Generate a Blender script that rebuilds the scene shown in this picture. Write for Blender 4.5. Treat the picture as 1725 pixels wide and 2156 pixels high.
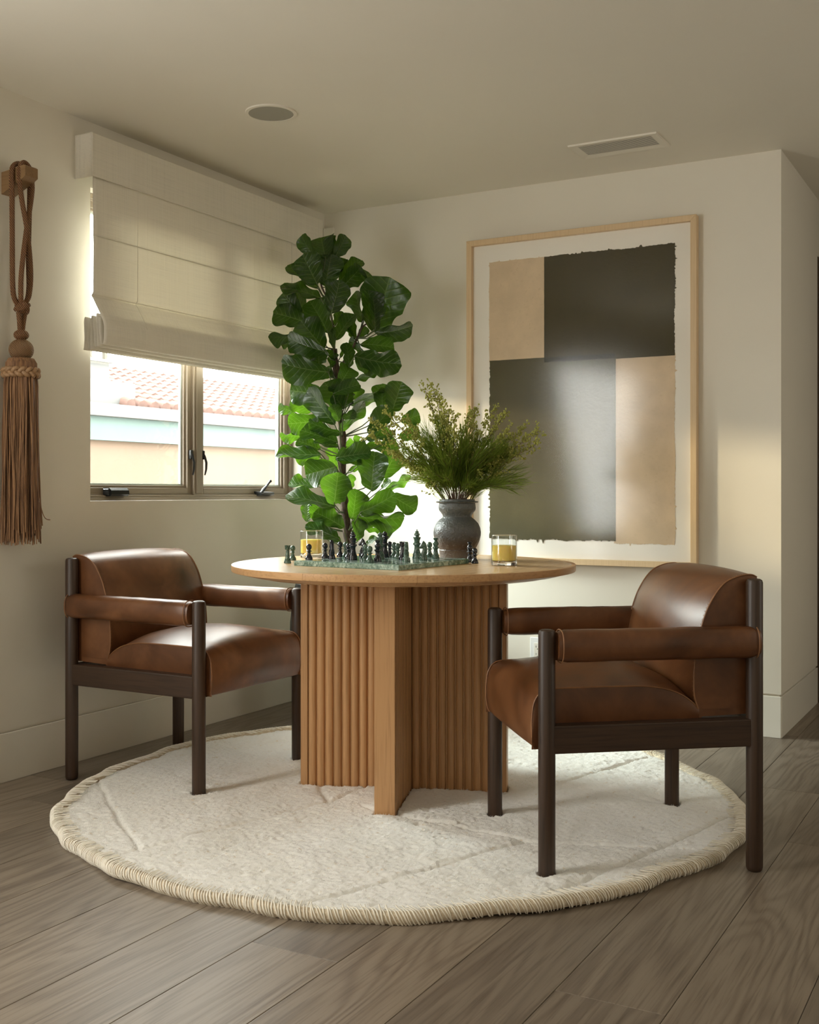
import bpy, bmesh, math, random
import numpy as np
from mathutils import Vector, Matrix, noise as mnoise
for o in list(bpy.data.objects): bpy.data.objects.remove(o, do_unlink=True)
SC = bpy.context.scene
COL = SC.collection
PI = math.pi
R = math.radians

# ------------------------------------------------------------ camera
cd = bpy.data.cameras.new('camera'); cam = bpy.data.objects.new('camera', cd); COL.objects.link(cam)
cam.location = (3.1674, -4.8425, 1.021); cam.rotation_euler = (R(90), 0, R(28.8754))
cd.sensor_fit = 'HORIZONTAL'; cd.sensor_width = 36; cd.lens = 2380/1725*36; cd.shift_y = -42/1725
cd.clip_start = .05; cd.clip_end = 200
SC.camera = cam

# ------------------------------------------------------------ world, sun, lamps, exposure
W = bpy.data.worlds.new('world'); SC.world = W; W.use_nodes = True
bg = W.node_tree.nodes['Background']; bg.inputs[0].default_value = (1.0, .99, .95, 1); bg.inputs[1].default_value = 8.0
def lamp(name, kind, loc, direction, energy, color, **kw):
    d = bpy.data.lights.new(name, kind); o = bpy.data.objects.new(name, d); COL.objects.link(o)
    o.location = loc; o.rotation_euler = Vector(direction).to_track_quat('-Z', 'Y').to_euler()
    d.energy = energy; d.color = color
    for k, v in kw.items(): setattr(d, k, v)
    return o
lamp('sun', 'SUN', (-6, -4, 5), (2, 1, -.306), 2.0, (1, .80, .52), angle=R(4.5))
# daylight of the next window along the left wall (out of frame, towards the camera)
lamp('window_light', 'AREA', (.03, -3.75, 1.25), (1, .25, -.12), 50, (1, .99, .93), shape='RECTANGLE', size=1.3, size_y=1.5)
# unseen fill lamp added behind the camera to lift the whole room
lamp('room_fill', 'AREA', (3.2, -7.3, 1.7), (-.1, 1, -.02), 15, (1, .90, .74), shape='RECTANGLE', size=3.0, size_y=1.4)
# unseen fill lamp added at the right for the hallway face and floor
lamp('hall_fill', 'AREA', (5.1, -.9, 1.4), (-1, .25, -.1), 9, (1, .93, .80), shape='RECTANGLE', size=1.0, size_y=1.6)
# lamp added out of view outside, boosting the sky's light through the window
lamp('sky_boost', 'AREA', (-2.6, -1.5, 2.85), (2.6, .75, -1.5), 400, (.92, 1, .97), shape='RECTANGLE', size=2.4, size_y=1.0)
pt = lamp('window_portal', 'AREA', (-.16, -.9, 1.6), (1, 0, 0), 1, (1, 1, 1), shape='RECTANGLE', size=1.6, size_y=1.4)
pt.data.cycles.is_portal = True
SC.view_settings.view_transform = 'Standard'; SC.view_settings.look = 'None'
SC.view_settings.gamma = 1; SC.view_settings.use_curve_mapping = False
SC.view_settings.exposure = 0.85
cy = SC.cycles
cy.max_bounces = 8; cy.diffuse_bounces = 5; cy.glossy_bounces = 4; cy.transmission_bounces = 7; cy.transparent_max_bounces = 16
cy.caustics_reflective = False; cy.caustics_refractive = False; cy.sample_clamp_indirect = 4
cy.use_denoising = True

# ------------------------------------------------------------ object helpers
class MB:
    def __init__(s): s.v = []; s.f = []; s.uv = []
    def add(s, vs, fs, M=None):
        n = len(s.v)
        s.v += [tuple(M @ Vector(p)) if M is not None else tuple(p) for p in vs]
        s.f += [tuple(i+n for i in f) for f in fs]; return s
    def box(s, x0, x1, y0, y1, z0, z1, b=0., M=None):
        if b <= 0:
            vs = [(x, y, z) for z in (z0, z1) for y in (y0, y1) for x in (x0, x1)]
            fs = [(0,2,3,1),(4,5,7,6),(0,1,5,4),(2,6,7,3),(0,4,6,2),(1,3,7,5)]
            return s.add(vs, fs, M)
        bm = bmesh.new(); bmesh.ops.create_cube(bm, size=1)
        bmesh.ops.scale(bm, vec=(x1-x0, y1-y0, z1-z0), verts=bm.verts)
        bmesh.ops.translate(bm, vec=((x0+x1)/2, (y0+y1)/2, (z0+z1)/2), verts=bm.verts)
        bmesh.ops.bevel(bm, geom=bm.edges[:], offset=b, segments=2 if b > .002 else 1, affect='EDGES', profile=.7)
        bm.verts.index_update(); s.add([v.co[:] for v in bm.verts], [[v.index for v in f.verts] for f in bm.faces], M); bm.free(); return s
    def lathe(s, prof, n=24, M=None, cap=True):
        vs = []; fs = []
        for r, z in prof:
            for k in range(n):
                a = 2*PI*k/n; vs.append((r*math.cos(a), r*math.sin(a), z))
        for i in range(len(prof)-1):
            for k in range(n):
                a = i*n+k; b = i*n+(k+1) % n; fs.append((a, b, b+n, a+n))
        if cap: fs.append(tuple(range(n))[::-1]); fs.append(tuple(range((len(prof)-1)*n, len(prof)*n)))
        return s.add(vs, fs, M)
    def tube(s, pts, r, n=6, cap=True, flat=1.):
        pts = [Vector(p) for p in pts]; m = len(pts)
        rs = r if isinstance(r, (list, tuple)) else [r]*m
        t0 = (pts[1]-pts[0]).normalized(); up = Vector((0, 0, 1)) if abs(t0.z) < .9 else Vector((1, 0, 0))
        nx = t0.cross(up).normalized(); vs = []; fs = []
        for i in range(m):
            t = (pts[min(i+1, m-1)]-pts[max(i-1, 0)])
            t = t.normalized() if t.length > 1e-9 else t0
            nx = (nx - t*nx.dot(t)).normalized(); ny = t.cross(nx)
            for k in range(n):
                a = 2*PI*k/n; vs.append(pts[i]+nx*(rs[i]*math.cos(a))+ny*(rs[i]*flat*math.sin(a)))
        for i in range(m-1):
            for k in range(n):
                a = i*n+k; b = i*n+(k+1) % n; fs.append((a, b, b+n, a+n))
        if cap: fs.append(tuple(range(n))[::-1]); fs.append(tuple(range((m-1)*n, m*n)))
        return s.add(vs, fs)
    def sphere(s, c, r, u=10, v=7, sc=(1, 1, 1)):
        vs = [(c[0], c[1], c[2]-r*sc[2])]; fs = []
        for i in range(1, v):
            ph = -PI/2+PI*i/v
            for k in range(u):
                a = 2*PI*k/u; vs.append((c[0]+r*sc[0]*math.cos(ph)*math.cos(a), c[1]+r*sc[1]*math.cos(ph)*math.sin(a), c[2]+r*sc[2]*math.sin(ph)))
        vs.append((c[0], c[1], c[2]+r*sc[2])); L = len(vs)-1
        for k in range(u): fs.append((0, 1+(k+1) % u, 1+k)); fs.append((L, L-u+k, L-u+(k+1) % u))
        for i in range(v-2):
            for k in range(u):
                a = 1+i*u+k; b = 1+i*u+(k+1) % u; fs.append((a, b, b+u, a+u))
        return s.add(vs, fs)
    def loft(s, loops, cap=True, close=False):
        n = len(loops[0]); vs = [p for l in loops for p in l]; fs = []; m = len(loops)
        for i in range(m-1 + (1 if close else 0)):
            j = (i+1) % m
            for k in range(n): fs.append((i*n+k, i*n+(k+1) % n, j*n+(k+1) % n, j*n+k))
        if cap and not close: fs.append(tuple(range(n))[::-1]); fs.append(tuple(range((m-1)*n, m*n)))
        return s.add(vs, fs)
    def prism(s, poly, z0, z1, M=None):
        n = len(poly); vs = [(x, y, z0) for x, y in poly]+[(x, y, z1) for x, y in poly]
        fs = [tuple(range(n))[::-1], tuple(range(n, 2*n))]+[(i, (i+1) % n, (i+1) % n+n, i+n) for i in range(n)]
        return s.add(vs, fs, M)
    def mesh(s, name, smooth=None):
        me = bpy.data.meshes.new(name); me.from_pydata(s.v, [], s.f); me.update()
        bm = bmesh.new(); bm.from_mesh(me); bmesh.ops.recalc_face_normals(bm, faces=bm.faces); bm.to_mesh(me); bm.free()
        if smooth is not None:
            me.polygons.foreach_set('use_smooth', [True]*len(me.polygons)); me.set_sharp_from_angle(angle=R(smooth))
        return me
def link(name, me, m, parent=None, smooth=None, loc=None):
    if isinstance(me, MB): me = me.mesh(name, smooth)
    o = bpy.data.objects.new(name, me); COL.objects.link(o)
    if m is not None and not me.materials: me.materials.append(m)
    if parent is not None: o.parent = parent
    if loc is not None: o.location = loc
    return o
def tag(o, label, cat=None, group=None, kind=None):
    if label: o['label'] = label
    if cat: o['category'] = cat
    if group: o['group'] = group
    if kind: o['kind'] = kind
    return o
def thing(name, label, cat, loc=(0, 0, 0), rz=0, group=None):
    o = bpy.data.objects.new(name, None); COL.objects.link(o); o.location = loc; o.rotation_euler = (0, 0, rz)
    o.empty_display_size = .05
    return tag(o, label, cat, group)
def struct(o, label=None): o['kind'] = 'structure'; return tag(o, label) if label else o
def dup(root, loc, rz, label, group=None):
    r = root.copy(); COL.objects.link(r); r.location = loc; r.rotation_euler = (0, 0, rz); r['label'] = label
    if group: r['group'] = group
    for ch in [c for c in root.children]:
        c = ch.copy(); COL.objects.link(c); c.parent = r
        for g in [q for q in ch.children]:
            d = g.copy(); COL.objects.link(d); d.parent = c
    return r

# ------------------------------------------------------------ materials
class NT:
    def __init__(s, name):
        s.m = bpy.data.materials.new(name); s.m.use_nodes = True; s.t = s.m.node_tree; s.N = s.t.nodes; s.L = s.t.links
        s.b = s.N['Principled BSDF']; s.o = s.N['Material Output']
    def n(s, typ, **kw):
        x = s.N.new(typ)
        for k, v in kw.items():
            if k.startswith('i_'):
                key = k[2:]; key = int(key) if key.isdigit() else key.replace('_', ' ')
                x.inputs[key].default_value = v
            else: setattr(x, k, v)
        return x
    def l(s, a, b): s.L.new(a, b)
    def coord(s, which='Object', scale=(1, 1, 1), rot=(0, 0, 0), rand=0.):
        tc = s.n('ShaderNodeTexCoord'); mp = s.n('ShaderNodeMapping'); mp.inputs['Scale'].default_value = scale; mp.inputs['Rotation'].default_value = rot
        s.l(tc.outputs[which], mp.inputs[0])
        if rand:
            oi = s.n('ShaderNodeObjectInfo'); mu = s.n('ShaderNodeMath', operation='MULTIPLY'); mu.inputs[1].default_value = rand
            s.l(oi.outputs['Random'], mu.inputs[0]); s.l(mu.outputs[0], mp.inputs['Location'])
        return mp.outputs[0]
    def noise(s, vec, scale, detail=3, rough=.5, dist=0.):
        x = s.n('ShaderNodeTexNoise'); x.inputs['Scale'].default_value = scale; x.inputs['Detail'].default_value = detail
        x.inputs['Roughness'].default_value = rough; x.inputs['Distortion'].default_value = dist
        if vec is not None: s.l(vec, x.inputs['Vector'])
        return x.outputs['Fac']
    def ramp(s, fac, stops, interp='LINEAR'):
        x = s.n('ShaderNodeValToRGB'); x.color_ramp.interpolation = interp; e = x.color_ramp.elements
        while len(e) < len(stops): e.new(.5)
        for i, (p, c) in enumerate(stops): e[i].position = p; e[i].color = (*c, 1) if len(c) == 3 else c
        s.l(fac, x.inputs[0]); return x.outputs[0]
    def math(s, op, a, b=None, c=None):
        x = s.n('ShaderNodeMath', operation=op)
        for i, q in enumerate((a, b, c)):
            if q is None: continue
            if isinstance(q, (int, float)): x.inputs[i].default_value = q
            else: s.l(q, x.inputs[i])
        return x.outputs[0]
    def mix(s, fac, a, b, blend='MIX'):
        x = s.n('ShaderNodeMix', data_type='RGBA', blend_type=blend)
        for i, q in ((0, fac), (6, a), (7, b)):
            if isinstance(q, (int, float)): x.inputs[i].default_value = q
            elif isinstance(q, tuple): x.inputs[i].default_value = (*q, 1)
            else: s.l(q, x.inputs[i])
        return x.outputs[2]
    def bump(s, h, strength=.2, dist=.01, to=None):
        x = s.n('ShaderNodeBump'); x.inputs['Strength'].default_value = strength; x.inputs['Distance'].default_value = dist
        s.l(h, x.inputs['Height']); s.l(x.outputs[0], (to or s.b).inputs['Normal']); return x
    def set(s, **kw):
        for k, v in kw.items():
            k = k.replace('_', ' ')
            if isinstance(v, tuple) and len(v) == 3 and 'Radius' not in k: v = (*v, 1)
            if hasattr(v, 'links') or isinstance(v, bpy.types.NodeSocket): s.l(v, s.b.inputs[k])
            else: s.b.inputs[k].default_value = v
        return s
def plain(name, col, rough=.5, metal=0., var=.0, bump=0., bscale=200, spec=.5, scale=8):
    t = NT(name); v = t.coord()
    if var:
        t.set(Base_Color=t.ramp(t.noise(v, scale, 4), [(.3, tuple(c*(1-var) for c in col)), (.7, tuple(min(1, c*(1+var)) for c in col))]))
    else: t.set(Base_Color=col)
    t.set(Roughness=rough, Metallic=metal, Specular_IOR_Level=spec)
    if bump: t.bump(t.noise(v, bscale, 3), bump, .002)
    return t.m
M_wall = plain('wall_paint', (.74, .70, .61), .62, var=.012, bump=.08, bscale=260, scale=3)
M_ceil = plain('ceiling_paint', (.74, .70, .61), .7, var=.01, bump=.06, bscale=200, scale=3)
M_trim = plain('trim_paint', (.76, .73, .65), .4, var=.01)
M_gap = plain('shadow_gap', (.30, .28, .23), .7)
def wood(name, c_dark, c_mid, c_light, axis='Y', rings=34, st=(5.5, .55), rough=.45, fine=.35, bump=.12, rand=37., tone=.12, coat=0., contrast=1., which='Object'):
    t = NT(name)
    sc = {'Y': (st[0], st[1], st[0]), 'X': (st[1], st[0], st[0]), 'Z': (st[0], st[0], st[1])}[axis]
    v = t.coord(which, sc, rand=rand)
    big = t.noise(v, 1.0, 2.5, .45, .35)
    ph = t.math('MULTIPLY', big, rings)
    sn = t.math('SINE', ph); ring = t.math('MULTIPLY_ADD', sn, .5, .5); ring = t.math('POWER', ring, 1.6)
    fs = {'Y': (160, 5, 160), 'X': (5, 160, 160), 'Z': (160, 160, 5)}[axis]
    v2 = t.coord(which, fs, rand=rand)
    fn = t.noise(v2, 1.0, 4, .6)
    patch = t.noise(v, .6, 1)
    amp = t.math('MULTIPLY', patch, contrast)
    rr = t.math('MULTIPLY', ring, amp)
    a = t.mix(rr, c_mid, c_dark)
    b = t.mix(t.math('MULTIPLY', fn, fine), a, c_light)
    fd = t.ramp(fn, [(.30, (0, 0, 0)), (.50, (1, 1, 1))])
    c = t.mix(t.math('MULTIPLY', t.math('SUBTRACT', 1.0, fd), .55), b, c_dark)
    if tone:
        oi = t.n('ShaderNodeObjectInfo'); hv = t.n('ShaderNodeHueSaturation')
        t.l(t.math('MULTIPLY_ADD', oi.outputs['Random'], 2*tone, 1-tone), hv.inputs['Value']); t.l(c, hv.inputs['Color']); c = hv.outputs[0]
    t.set(Base_Color=c, Roughness=rough, Coat_Weight=coat, Coat_Roughness=.25)
    t.bump(t.math('ADD', t.math('MULTIPLY', fn, .6), t.math('MULTIPLY', ring, .4)), bump, .002)
    return t.m
M_floor = wood('floor_oak', (.095, .068, .046), (.205, .162, .120), (.27, .222, .172), 'Y', 110, (5.4, .50), .43, .55, .25, tone=.17, contrast=1.4)
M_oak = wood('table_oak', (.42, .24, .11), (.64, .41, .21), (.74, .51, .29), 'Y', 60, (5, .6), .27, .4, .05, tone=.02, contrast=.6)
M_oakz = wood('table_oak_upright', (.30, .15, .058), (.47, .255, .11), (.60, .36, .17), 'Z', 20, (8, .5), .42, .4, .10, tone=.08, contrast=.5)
M_dark = wood('stained_wood', (.009, .0045, .003), (.036, .018, .009), (.085, .045, .023), 'Z', 40, (9, .7), .46, .5, .10, tone=.05, contrast=.8)
M_darkx = wood('stained_wood_rail', (.009, .0045, .003), (.034, .017, .009), (.080, .042, .022), 'X', 40, (9, .7), .42, .5, .10, tone=.05, contrast=.8)
M_maple = wood('frame_maple', (.56, .39, .22), (.66, .48, .28), (.74, .57, .36), 'Z', 16, (6, .5), .45, .4, .05, tone=.03, contrast=.3)
M_peg = wood('peg_oak', (.16, .085, .035), (.24, .14, .06), (.32, .19, .09), 'X', 16, (9, 1.0), .5, .4, .05, tone=0, contrast=.5)
def leather():
    t = NT('brown_leather'); v = t.coord(rand=11.)
    a = t.noise(v, 5, 4, .6, .4); b = t.noise(v, 38, 3, .6)
    c = t.ramp(a, [(.30, (.065, .023, .008)), (.50, (.145, .056, .020)), (.70, (.235, .102, .040))])
    c = t.mix(t.math('MULTIPLY', b, .25), c, (.10, .036, .012))
    t.set(Base_Color=c, Roughness=t.ramp(a, [(.3, (.30,)*3), (.7, (.42,)*3)]), Specular_IOR_Level=.55)
    vo = t.n('ShaderNodeTexVoronoi', feature='DISTANCE_TO_EDGE'); vo.inputs['Scale'].default_value = 260; t.l(v, vo.inputs['Vector'])
    h = t.math('ADD', t.math('MULTIPLY', vo.outputs['Distance'], .25), t.math('MULTIPLY', t.noise(v, 9, 3), .9))
    t.bump(h, .16, .004); return t.m
M_leather = leather()
M_piping = plain('leather_piping', (.25, .115, .048), .45, var=.2, scale=20)
M_stitch = plain('seam_thread', (.26, .12, .05), .6)
def fabric(name, col, trans):
    t = NT(name); v = t.coord('Object')
    w1 = t.noise(t.coord('Object', (60, 4, 900)), 1, 3, .6); w2 = t.noise(t.coord('Object', (60, 700, 3)), 1, 3, .6)
    w = t.math('ADD', w1, w2); c = t.ramp(w, [(.75, tuple(x*.86 for x in col)), (1.25, col)])
    t.set(Base_Color=c, Roughness=.85, Specular_IOR_Level=.2); t.bump(w, .25, .0012)
    tr = t.n('ShaderNodeBsdfTranslucent'); t.l(t.mix(.35, c, (.85, .77, .60)), tr.inputs[0])
    mx = t.n('ShaderNodeMixShader'); mx.inputs[0].default_value = trans
    t.l(t.b.outputs[0], mx.inputs[1]); t.l(tr.outputs[0], mx.inputs[2]); t.l(mx.outputs[0], t.o.inputs[0]); return t.m
M_linen = fabric('linen', (.84, .80, .71), .12)
def pane(name, rough=.0, refl=1., tint=(1, 1, 1)):
    t = NT(name); t.N.remove(t.b)
    tr = t.n('ShaderNodeBsdfTransparent'); tr.inputs[0].default_value = (*tint, 1)
    gl = t.n('ShaderNodeBsdfGlossy'); gl.inputs['Roughness'].default_value = rough
    fr = t.n('ShaderNodeFresnel'); ge = t.n('ShaderNodeNewGeometry'); t.l(t.math('MULTIPLY_ADD', ge.outputs['Backfacing'], -.8333, 1.5), fr.inputs['IOR'])
    mx = t.n('ShaderNodeMixShader'); t.l(t.math('MULTIPLY', fr.outputs[0], refl), mx.inputs[0]); t.l(tr.outputs[0], mx.inputs[1]); t.l(gl.outputs[0], mx.inputs[2])
    t.l(mx.outputs[0], t.o.inputs[0]); return t.m
M_pane = pane('window_glass', .0, 1., (.97, .99, .98)); M_acryl = pane('picture_glazing', .13, .62)
def glass():
    t = NT('clear_glass'); t.set(Base_Color=(1, 1, 1), Roughness=.01, Transmission_Weight=1., IOR=1.46); return t.m
M_glass = glass()
M_bronze = plain('window_bronze', (.24, .19, .135), .42, var=.03)
M_spacer = plain('glass_spacer', (.52, .58, .56), .3, metal=.3)
M_black = plain('black_plastic', (.012, .013, .014), .28)
M_paper = plain('mat_board', (.92, .88, .80), .8, bump=.05)

# ============================================================ ROOM
XR, YR, H = 5.2, -7.6, 2.44
WY0, WY1, WZ0, WZ1 = -1.636, -.205, .986, 2.19      # window opening in the left wall
TW = .16                                            # wall thickness
XC = 2.255                                          # outside corner of the back wall
YH = 3.4                                            # end of the hallway
# floor: bed plus individual planks
fl = struct(link('floor', MB().box(-TW, XR+.1, YR-.1, YH, -.06, -.012), M_gap), 'grey brown oak plank floor')
rnd = random.Random(4)
pw = .2315; x0 = 1.6145-7*pw; col = 0
joints = {7: -2.768, 10: -2.67, 11: -1.421, 9: -3.61, 8: -4.05, 6: -3.5, 12: -3.1}
xx = x0
pm = {}
def plank_mesh(wd, ln):
    key = (round(wd, 3), round(ln, 3))
    if key not in pm: pm[key] = MB().box(0, wd-.0012, 0, ln-.0012, -.012, 0, b=.0009).mesh('plank')
    return pm[key]
while xx < XR:
    xa = max(xx, 0.0); xb = min(xx+pw, XR)
    if xb-xa > .02:
        j = joints.get(col, rnd.uniform(-4.2, -2.4)); L = 1.842
        y = j - L*math.ceil((j-YR)/L)
        while y < YH:
            ya = max(y, YR); yb = min(y+L, YH)
            # the bit of floor behind the back wall is never seen
            if not (xb < XC-.05 and ya > .05):
                if xb < XC-.05: yb = min(yb, .04)
                if yb-ya > .03:
                    p = link('plank', plank_mesh(xb-xa, yb-ya), M_floor, fl, loc=(xa+.0006, ya+.0006, 0))
            y += L
    xx += pw; col += 1

def wall(name, mb, label=None, m=None): return struct(link(name, mb, m or M_wall), label)
BB = .172
w = MB()   # left wall, pierced by the window, stopping above the reveal of the baseboard
z0 = BB+.009
w.box(-TW, 0, YR, WY0, z0, H).box(-TW, 0, WY1, TW, z0, H).box(-TW, 0, WY0, WY1, z0, WZ0).box(-TW, 0, WY0, WY1, WZ1, H)
w.box(-TW, -.008, YR, TW, 0, z0)
wall('wall_left', w, 'white painted wall with the window')
w = MB().box(0, XC, 0, TW, z0, H).box(0, XC-.008, .008, TW, 0, z0)
wall('wall_back', w, 'white painted wall with the framed picture')
w = MB().box(XC-TW, XC, TW, .90, z0, H).box(XC-TW, XC-.008, TW, .90, 0, z0)
w.box(XC-TW, XC, .90, YH, 2.16, H)
wall('wall_hall', w, 'white wall turning away into the hallway')
wall('wall_right', MB().box(XR, XR+.1, YR, YH, 0, H), 'white wall on the right')
wall('wall_rear', MB().box(-TW, XR, YR-.1, YR, 0, H), 'white wall behind the camera')
wall('wall_hallend', MB().box(XC-TW, XR, YH, YH+.1, 0, H), 'white wall at the end of the hallway')
wall('wall_hallside', MB().box(3.45, 3.55, .35, YH, 0, H), 'white wall on the far side of the hallway')
wall('ceiling', MB().box(-TW, XR+.1, YR-.1, YH+.1, H, H+.1), 'smooth painted ceiling', M_ceil)
def bb(name, x0, x1, y0, y1):
    struct(link(name, MB().box(x0, x1, y0, y1, 0, BB, b=.0015), M_trim), 'flush white baseboard under a thin shadow gap')
bb('baseboard_left', -.008, .002, YR, -.002); bb('baseboard_back', .002, XC, -.002, .008); bb('baseboard_hall', XC-.008, XC+.002, .0082, .90)
# dark doorway further down the hallway
d1 = struct(link('door_1', MB().box(XC-.12, XC-.07, .97, 1.78, .003, 2.10, b=.003), M_dark), 'dark stained door down the hallway')
link('door_frame', MB().box(XC-TW, XC+.004, .90, .95, 0, 2.16).box(XC-TW, XC+.004, 1.80, 1.85, 0, 2.16).box(XC-TW, XC+.004, .95, 1.80, 2.11, 2.16), M_dark, d1)
link('door_handle', MB().tube([(XC-.07, 1.05, 1.0), (XC-.02, 1.05, 1.0), (XC-.02, 1.17, 1.0)], .008, 8), M_black, d1)
struct(link('wall_halldoor', MB().box(XC-TW, XC, 1.85, YH, 0, 2.16), M_wall), 'white wall past the hallway door')
# small white block in the corner beside the blind
struct(link('trim_1', MB().box(.004, .066, -.016, 0, 2.19, 2.362, b=.003), M_trim), 'small white cover in the corner above the window')

# ============================================================ WINDOW
win = struct(thing('window_1', None, None, (0, 0, 0)), 'bronze casement window with two sashes')
def prof_frame(name, y0, y1, z0, z1, wd, xa, xb, m=M_bronze, parent=win, smooth=None):
    mb = MB(); b = .0015
    mb.box(xa, xb, y0, y0+wd, z0, z1, b).box(xa, xb, y1-wd, y1, z0, z1, b).box(xa, xb, y0+wd, y1-wd, z0, z0+wd, b).box(xa, xb, y0+wd, y1-wd, z1-wd, z1, b)
    return link(name, mb, m, parent)
prof_frame('outer_frame', WY0+.001, WY1-.001, WZ0+.001, WZ1-.001, .022, -.135, -.052)
prof_frame('drip_frame', WY0+.02, WY1-.02, WZ0+.02, WZ1-.02, .008, -.135, -.062)
link('mullion', MB().box(-.135, -.050, -.962, -.905, WZ0+.022, WZ1-.022, b=.003).box(-.05, -.044, -.951, -.916, WZ0+.03, WZ1-.03, b=.002), M_bronze, win)
for y0, y1 in ((WY0+.027, -.962), (-.905, WY1-.027)):
    s = prof_frame('sash', y0, y1, WZ0+.027, WZ1-.027, .026, -.115, -.066)
    prof_frame('glazing_bead', y0+.024, y1-.024, WZ0+.051, WZ1-.051, .012, -.108, -.078, M_bronze, s)
    prof_frame('spacer', y0+.034, y1-.034, WZ0+.061, WZ1-.061, .010, -.102, -.090, M_spacer, s)
    link('pane', MB().box(-.100, -.097, y0+.036, y1-.036, WZ0+.063, WZ1-.063), M_pane, s)
# lever locks beside the mullion
for yy in (-.976, -.893):
    mb = MB().tube([(-.058, yy, 1.200), (-.046, yy-.002, 1.18), (-.038, yy, 1.15), (-.042, yy+.003, 1.12), (-.050, yy+.004, 1.096)], [.004, .006, .007, .006, .004], 8, flat=.6)
    mb.box(-.066, -.05, yy-.006, yy+.006, 1.165, 1.205, b=.002); link('lock_lever', mb, M_black, win, 50)
# folding cranks on the sill frame
mb = MB().prism([(-.066, 1.004), (-.028, 1.004), (-.020, 1.012), (-.022, 1.028), (-.034, 1.0385), (-.066, 1.0385)], -1.50, -1.40, Matrix(((1, 0, 0, 0), (0, 0, 1, 0), (0, 1, 0, 0), (0, 0, 0, 1))))
mb.box(-.060, -.03, -1.508, -1.498, 1.008, 1.034, b=.002); link('crank_cover', mb, M_black, win)
mb = MB().prism([(-.066, 1.004), (-.028, 1.004), (-.020, 1.010), (-.024, 1.020), (-.066, 1.024)], -.505, -.405, Matrix(((1, 0, 0, 0), (0, 0, 1, 0), (0, 1, 0, 0), (0, 0, 0, 1))))
hc_ = link('crank_cover', mb, M_black, win)
mb = MB().tube([(-.035, -.50, 1.012), (-.030, -.478, 1.035), (-.028, -.455, 1.052)], [.010, .012, .007], 8, flat=.6).tube([(-.028, -.455, 1.052), (-.026, -.432, 1.072)], .005, 8)
mb.sphere((-.026, -.430, 1.073), .0075, 8, 6); link('crank_arm', mb, M_black, hc_, 50)
# rubber gasket line and sill stop
link('sill_stop', MB().box(-.052, -.046, WY0+.001, WY1-.001, WZ0+.001, WZ0+.013, b=.001), M_bronze, win)

# ============================================================ ROMAN BLIND
bl = thing('roman_blind', 'off-white linen roman blind half lowered over the window', 'blind', (0, -.93, 1.55))
OFF = Vector((0, .93, -1.55))
BY0, BY1 = -1.702, -.150
def sheet(name, prof, y0, y1, ny, m, wav=.0, th=.0016, ends=None):
    mb = MB(); vs = []; n = len(prof)
    for j in range(ny+1):
        u = j/ny; y = y0+(y1-y0)*u
        for k, (x, z) in enumerate(prof):
            a = wav*(mnoise.noise(Vector((y*2.3, z*3+5, 1)))+.4*mnoise.noise(Vector((y*9, z*2, 4))))
            vs.append((x+a, y+.93, z-1.55+.35*a))
    fs = [(j*n+k, j*n+k+1, (j+1)*n+k+1, (j+1)*n+k) for j in range(ny) for k in range(n-1)]
    mb.add(vs, fs); o = link(name, mb, m, bl, 50)
    if th: md = o.modifiers.new('t', 'SOLIDIFY'); md.thickness = th; md.offset = 0
    return o
def smooth_prof(p, k=5):
    out = []
    for i in range(len(p)-1):
        p0 = p[max(i-1, 0)]; p1 = p[i]; p2 = p[i+1]; p3 = p[min(i+2, len(p)-1)]
        for j in range(k):
            t = j/k
            out.append(tuple(.5*((2*p1[q])+(-p0[q]+p2[q])*t+(2*p0[q]-5*p1[q]+4*p2[q]-p3[q])*t*t+(-p0[q]+3*p1[q]-3*p2[q]+p3[q])*t**3) for q in range(len(p1))))
    out.append(p[-1]); return out
# valance with its returns
v = MB(); b = .0015
v.box(.086, .090, -1.715+.93, BY1+.93, 2.203-1.55, 2.366-1.55, b)
v.box(.001, .086, -1.715+.93, -1.711+.93, 2.203-1.55, 2.366-1.55, b).box(.001, .086, BY1-.004+.93, BY1+.93, 2.203-1.55, 2.366-1.55, b)
v.box(.001, .0855, -1.710+.93, BY1-.005+.93, 2.345-1.55, 2.361-1.55)
link('valance', v, M_linen, bl)
v = MB()
for y in (-1.716, ): v.tube([(.002, y+.93, .653), (.088, y+.93, .653), (.091, y+.93, .660), (.091, y+.93, .812), (.088, y+.93, .816), (.002, y+.93, .816), (.002, y+.93, .653)], .0016, 5)
link('valance_piping', v, M_linen, bl)
face = [(.078, 2.34), (.079, 2.20), (.080, 2.10), (.080, 1.995), (.0765, 1.985), (.0805, 1.978), (.081, 1.90), (.081, 1.80), (.080, 1.772), (.072, 1.760), (.080, 1.748), (.097, 1.720), (.119, 1.683), (.132, 1.655), (.136, 1.630), (.135, 1.600), (.131, 1.580), (.124, 1.5735), (.117, 1.580), (.112, 1.62), (.108, 1.68)]
sheet('shade_cloth', smooth_prof(face, 4), BY0, BY1, 90, M_linen, .0045)
sheet('fold_cloth', smooth_prof([(.109, 1.680), (.104, 1.690), (.100, 1.68), (.103, 1.62), (.104, 1.575), (.098, 1.5655), (.092, 1.575), (.086, 1.63), (.082, 1.675), (.077, 1.683), (.073, 1.67)], 4), BY0-.004, BY1, 60, M_linen, .004)
sheet('fold_cloth', smooth_prof([(.073, 1.672), (.074, 1.62), (.074, 1.566), (.068, 1.5565), (.061, 1.566), (.055, 1.62), (.053, 1.67), (.047, 1.678), (.041, 1.66), (.044, 1.60), (.040, 1.556)], 4), BY0-.008, BY1, 60, M_linen, .004)
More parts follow.
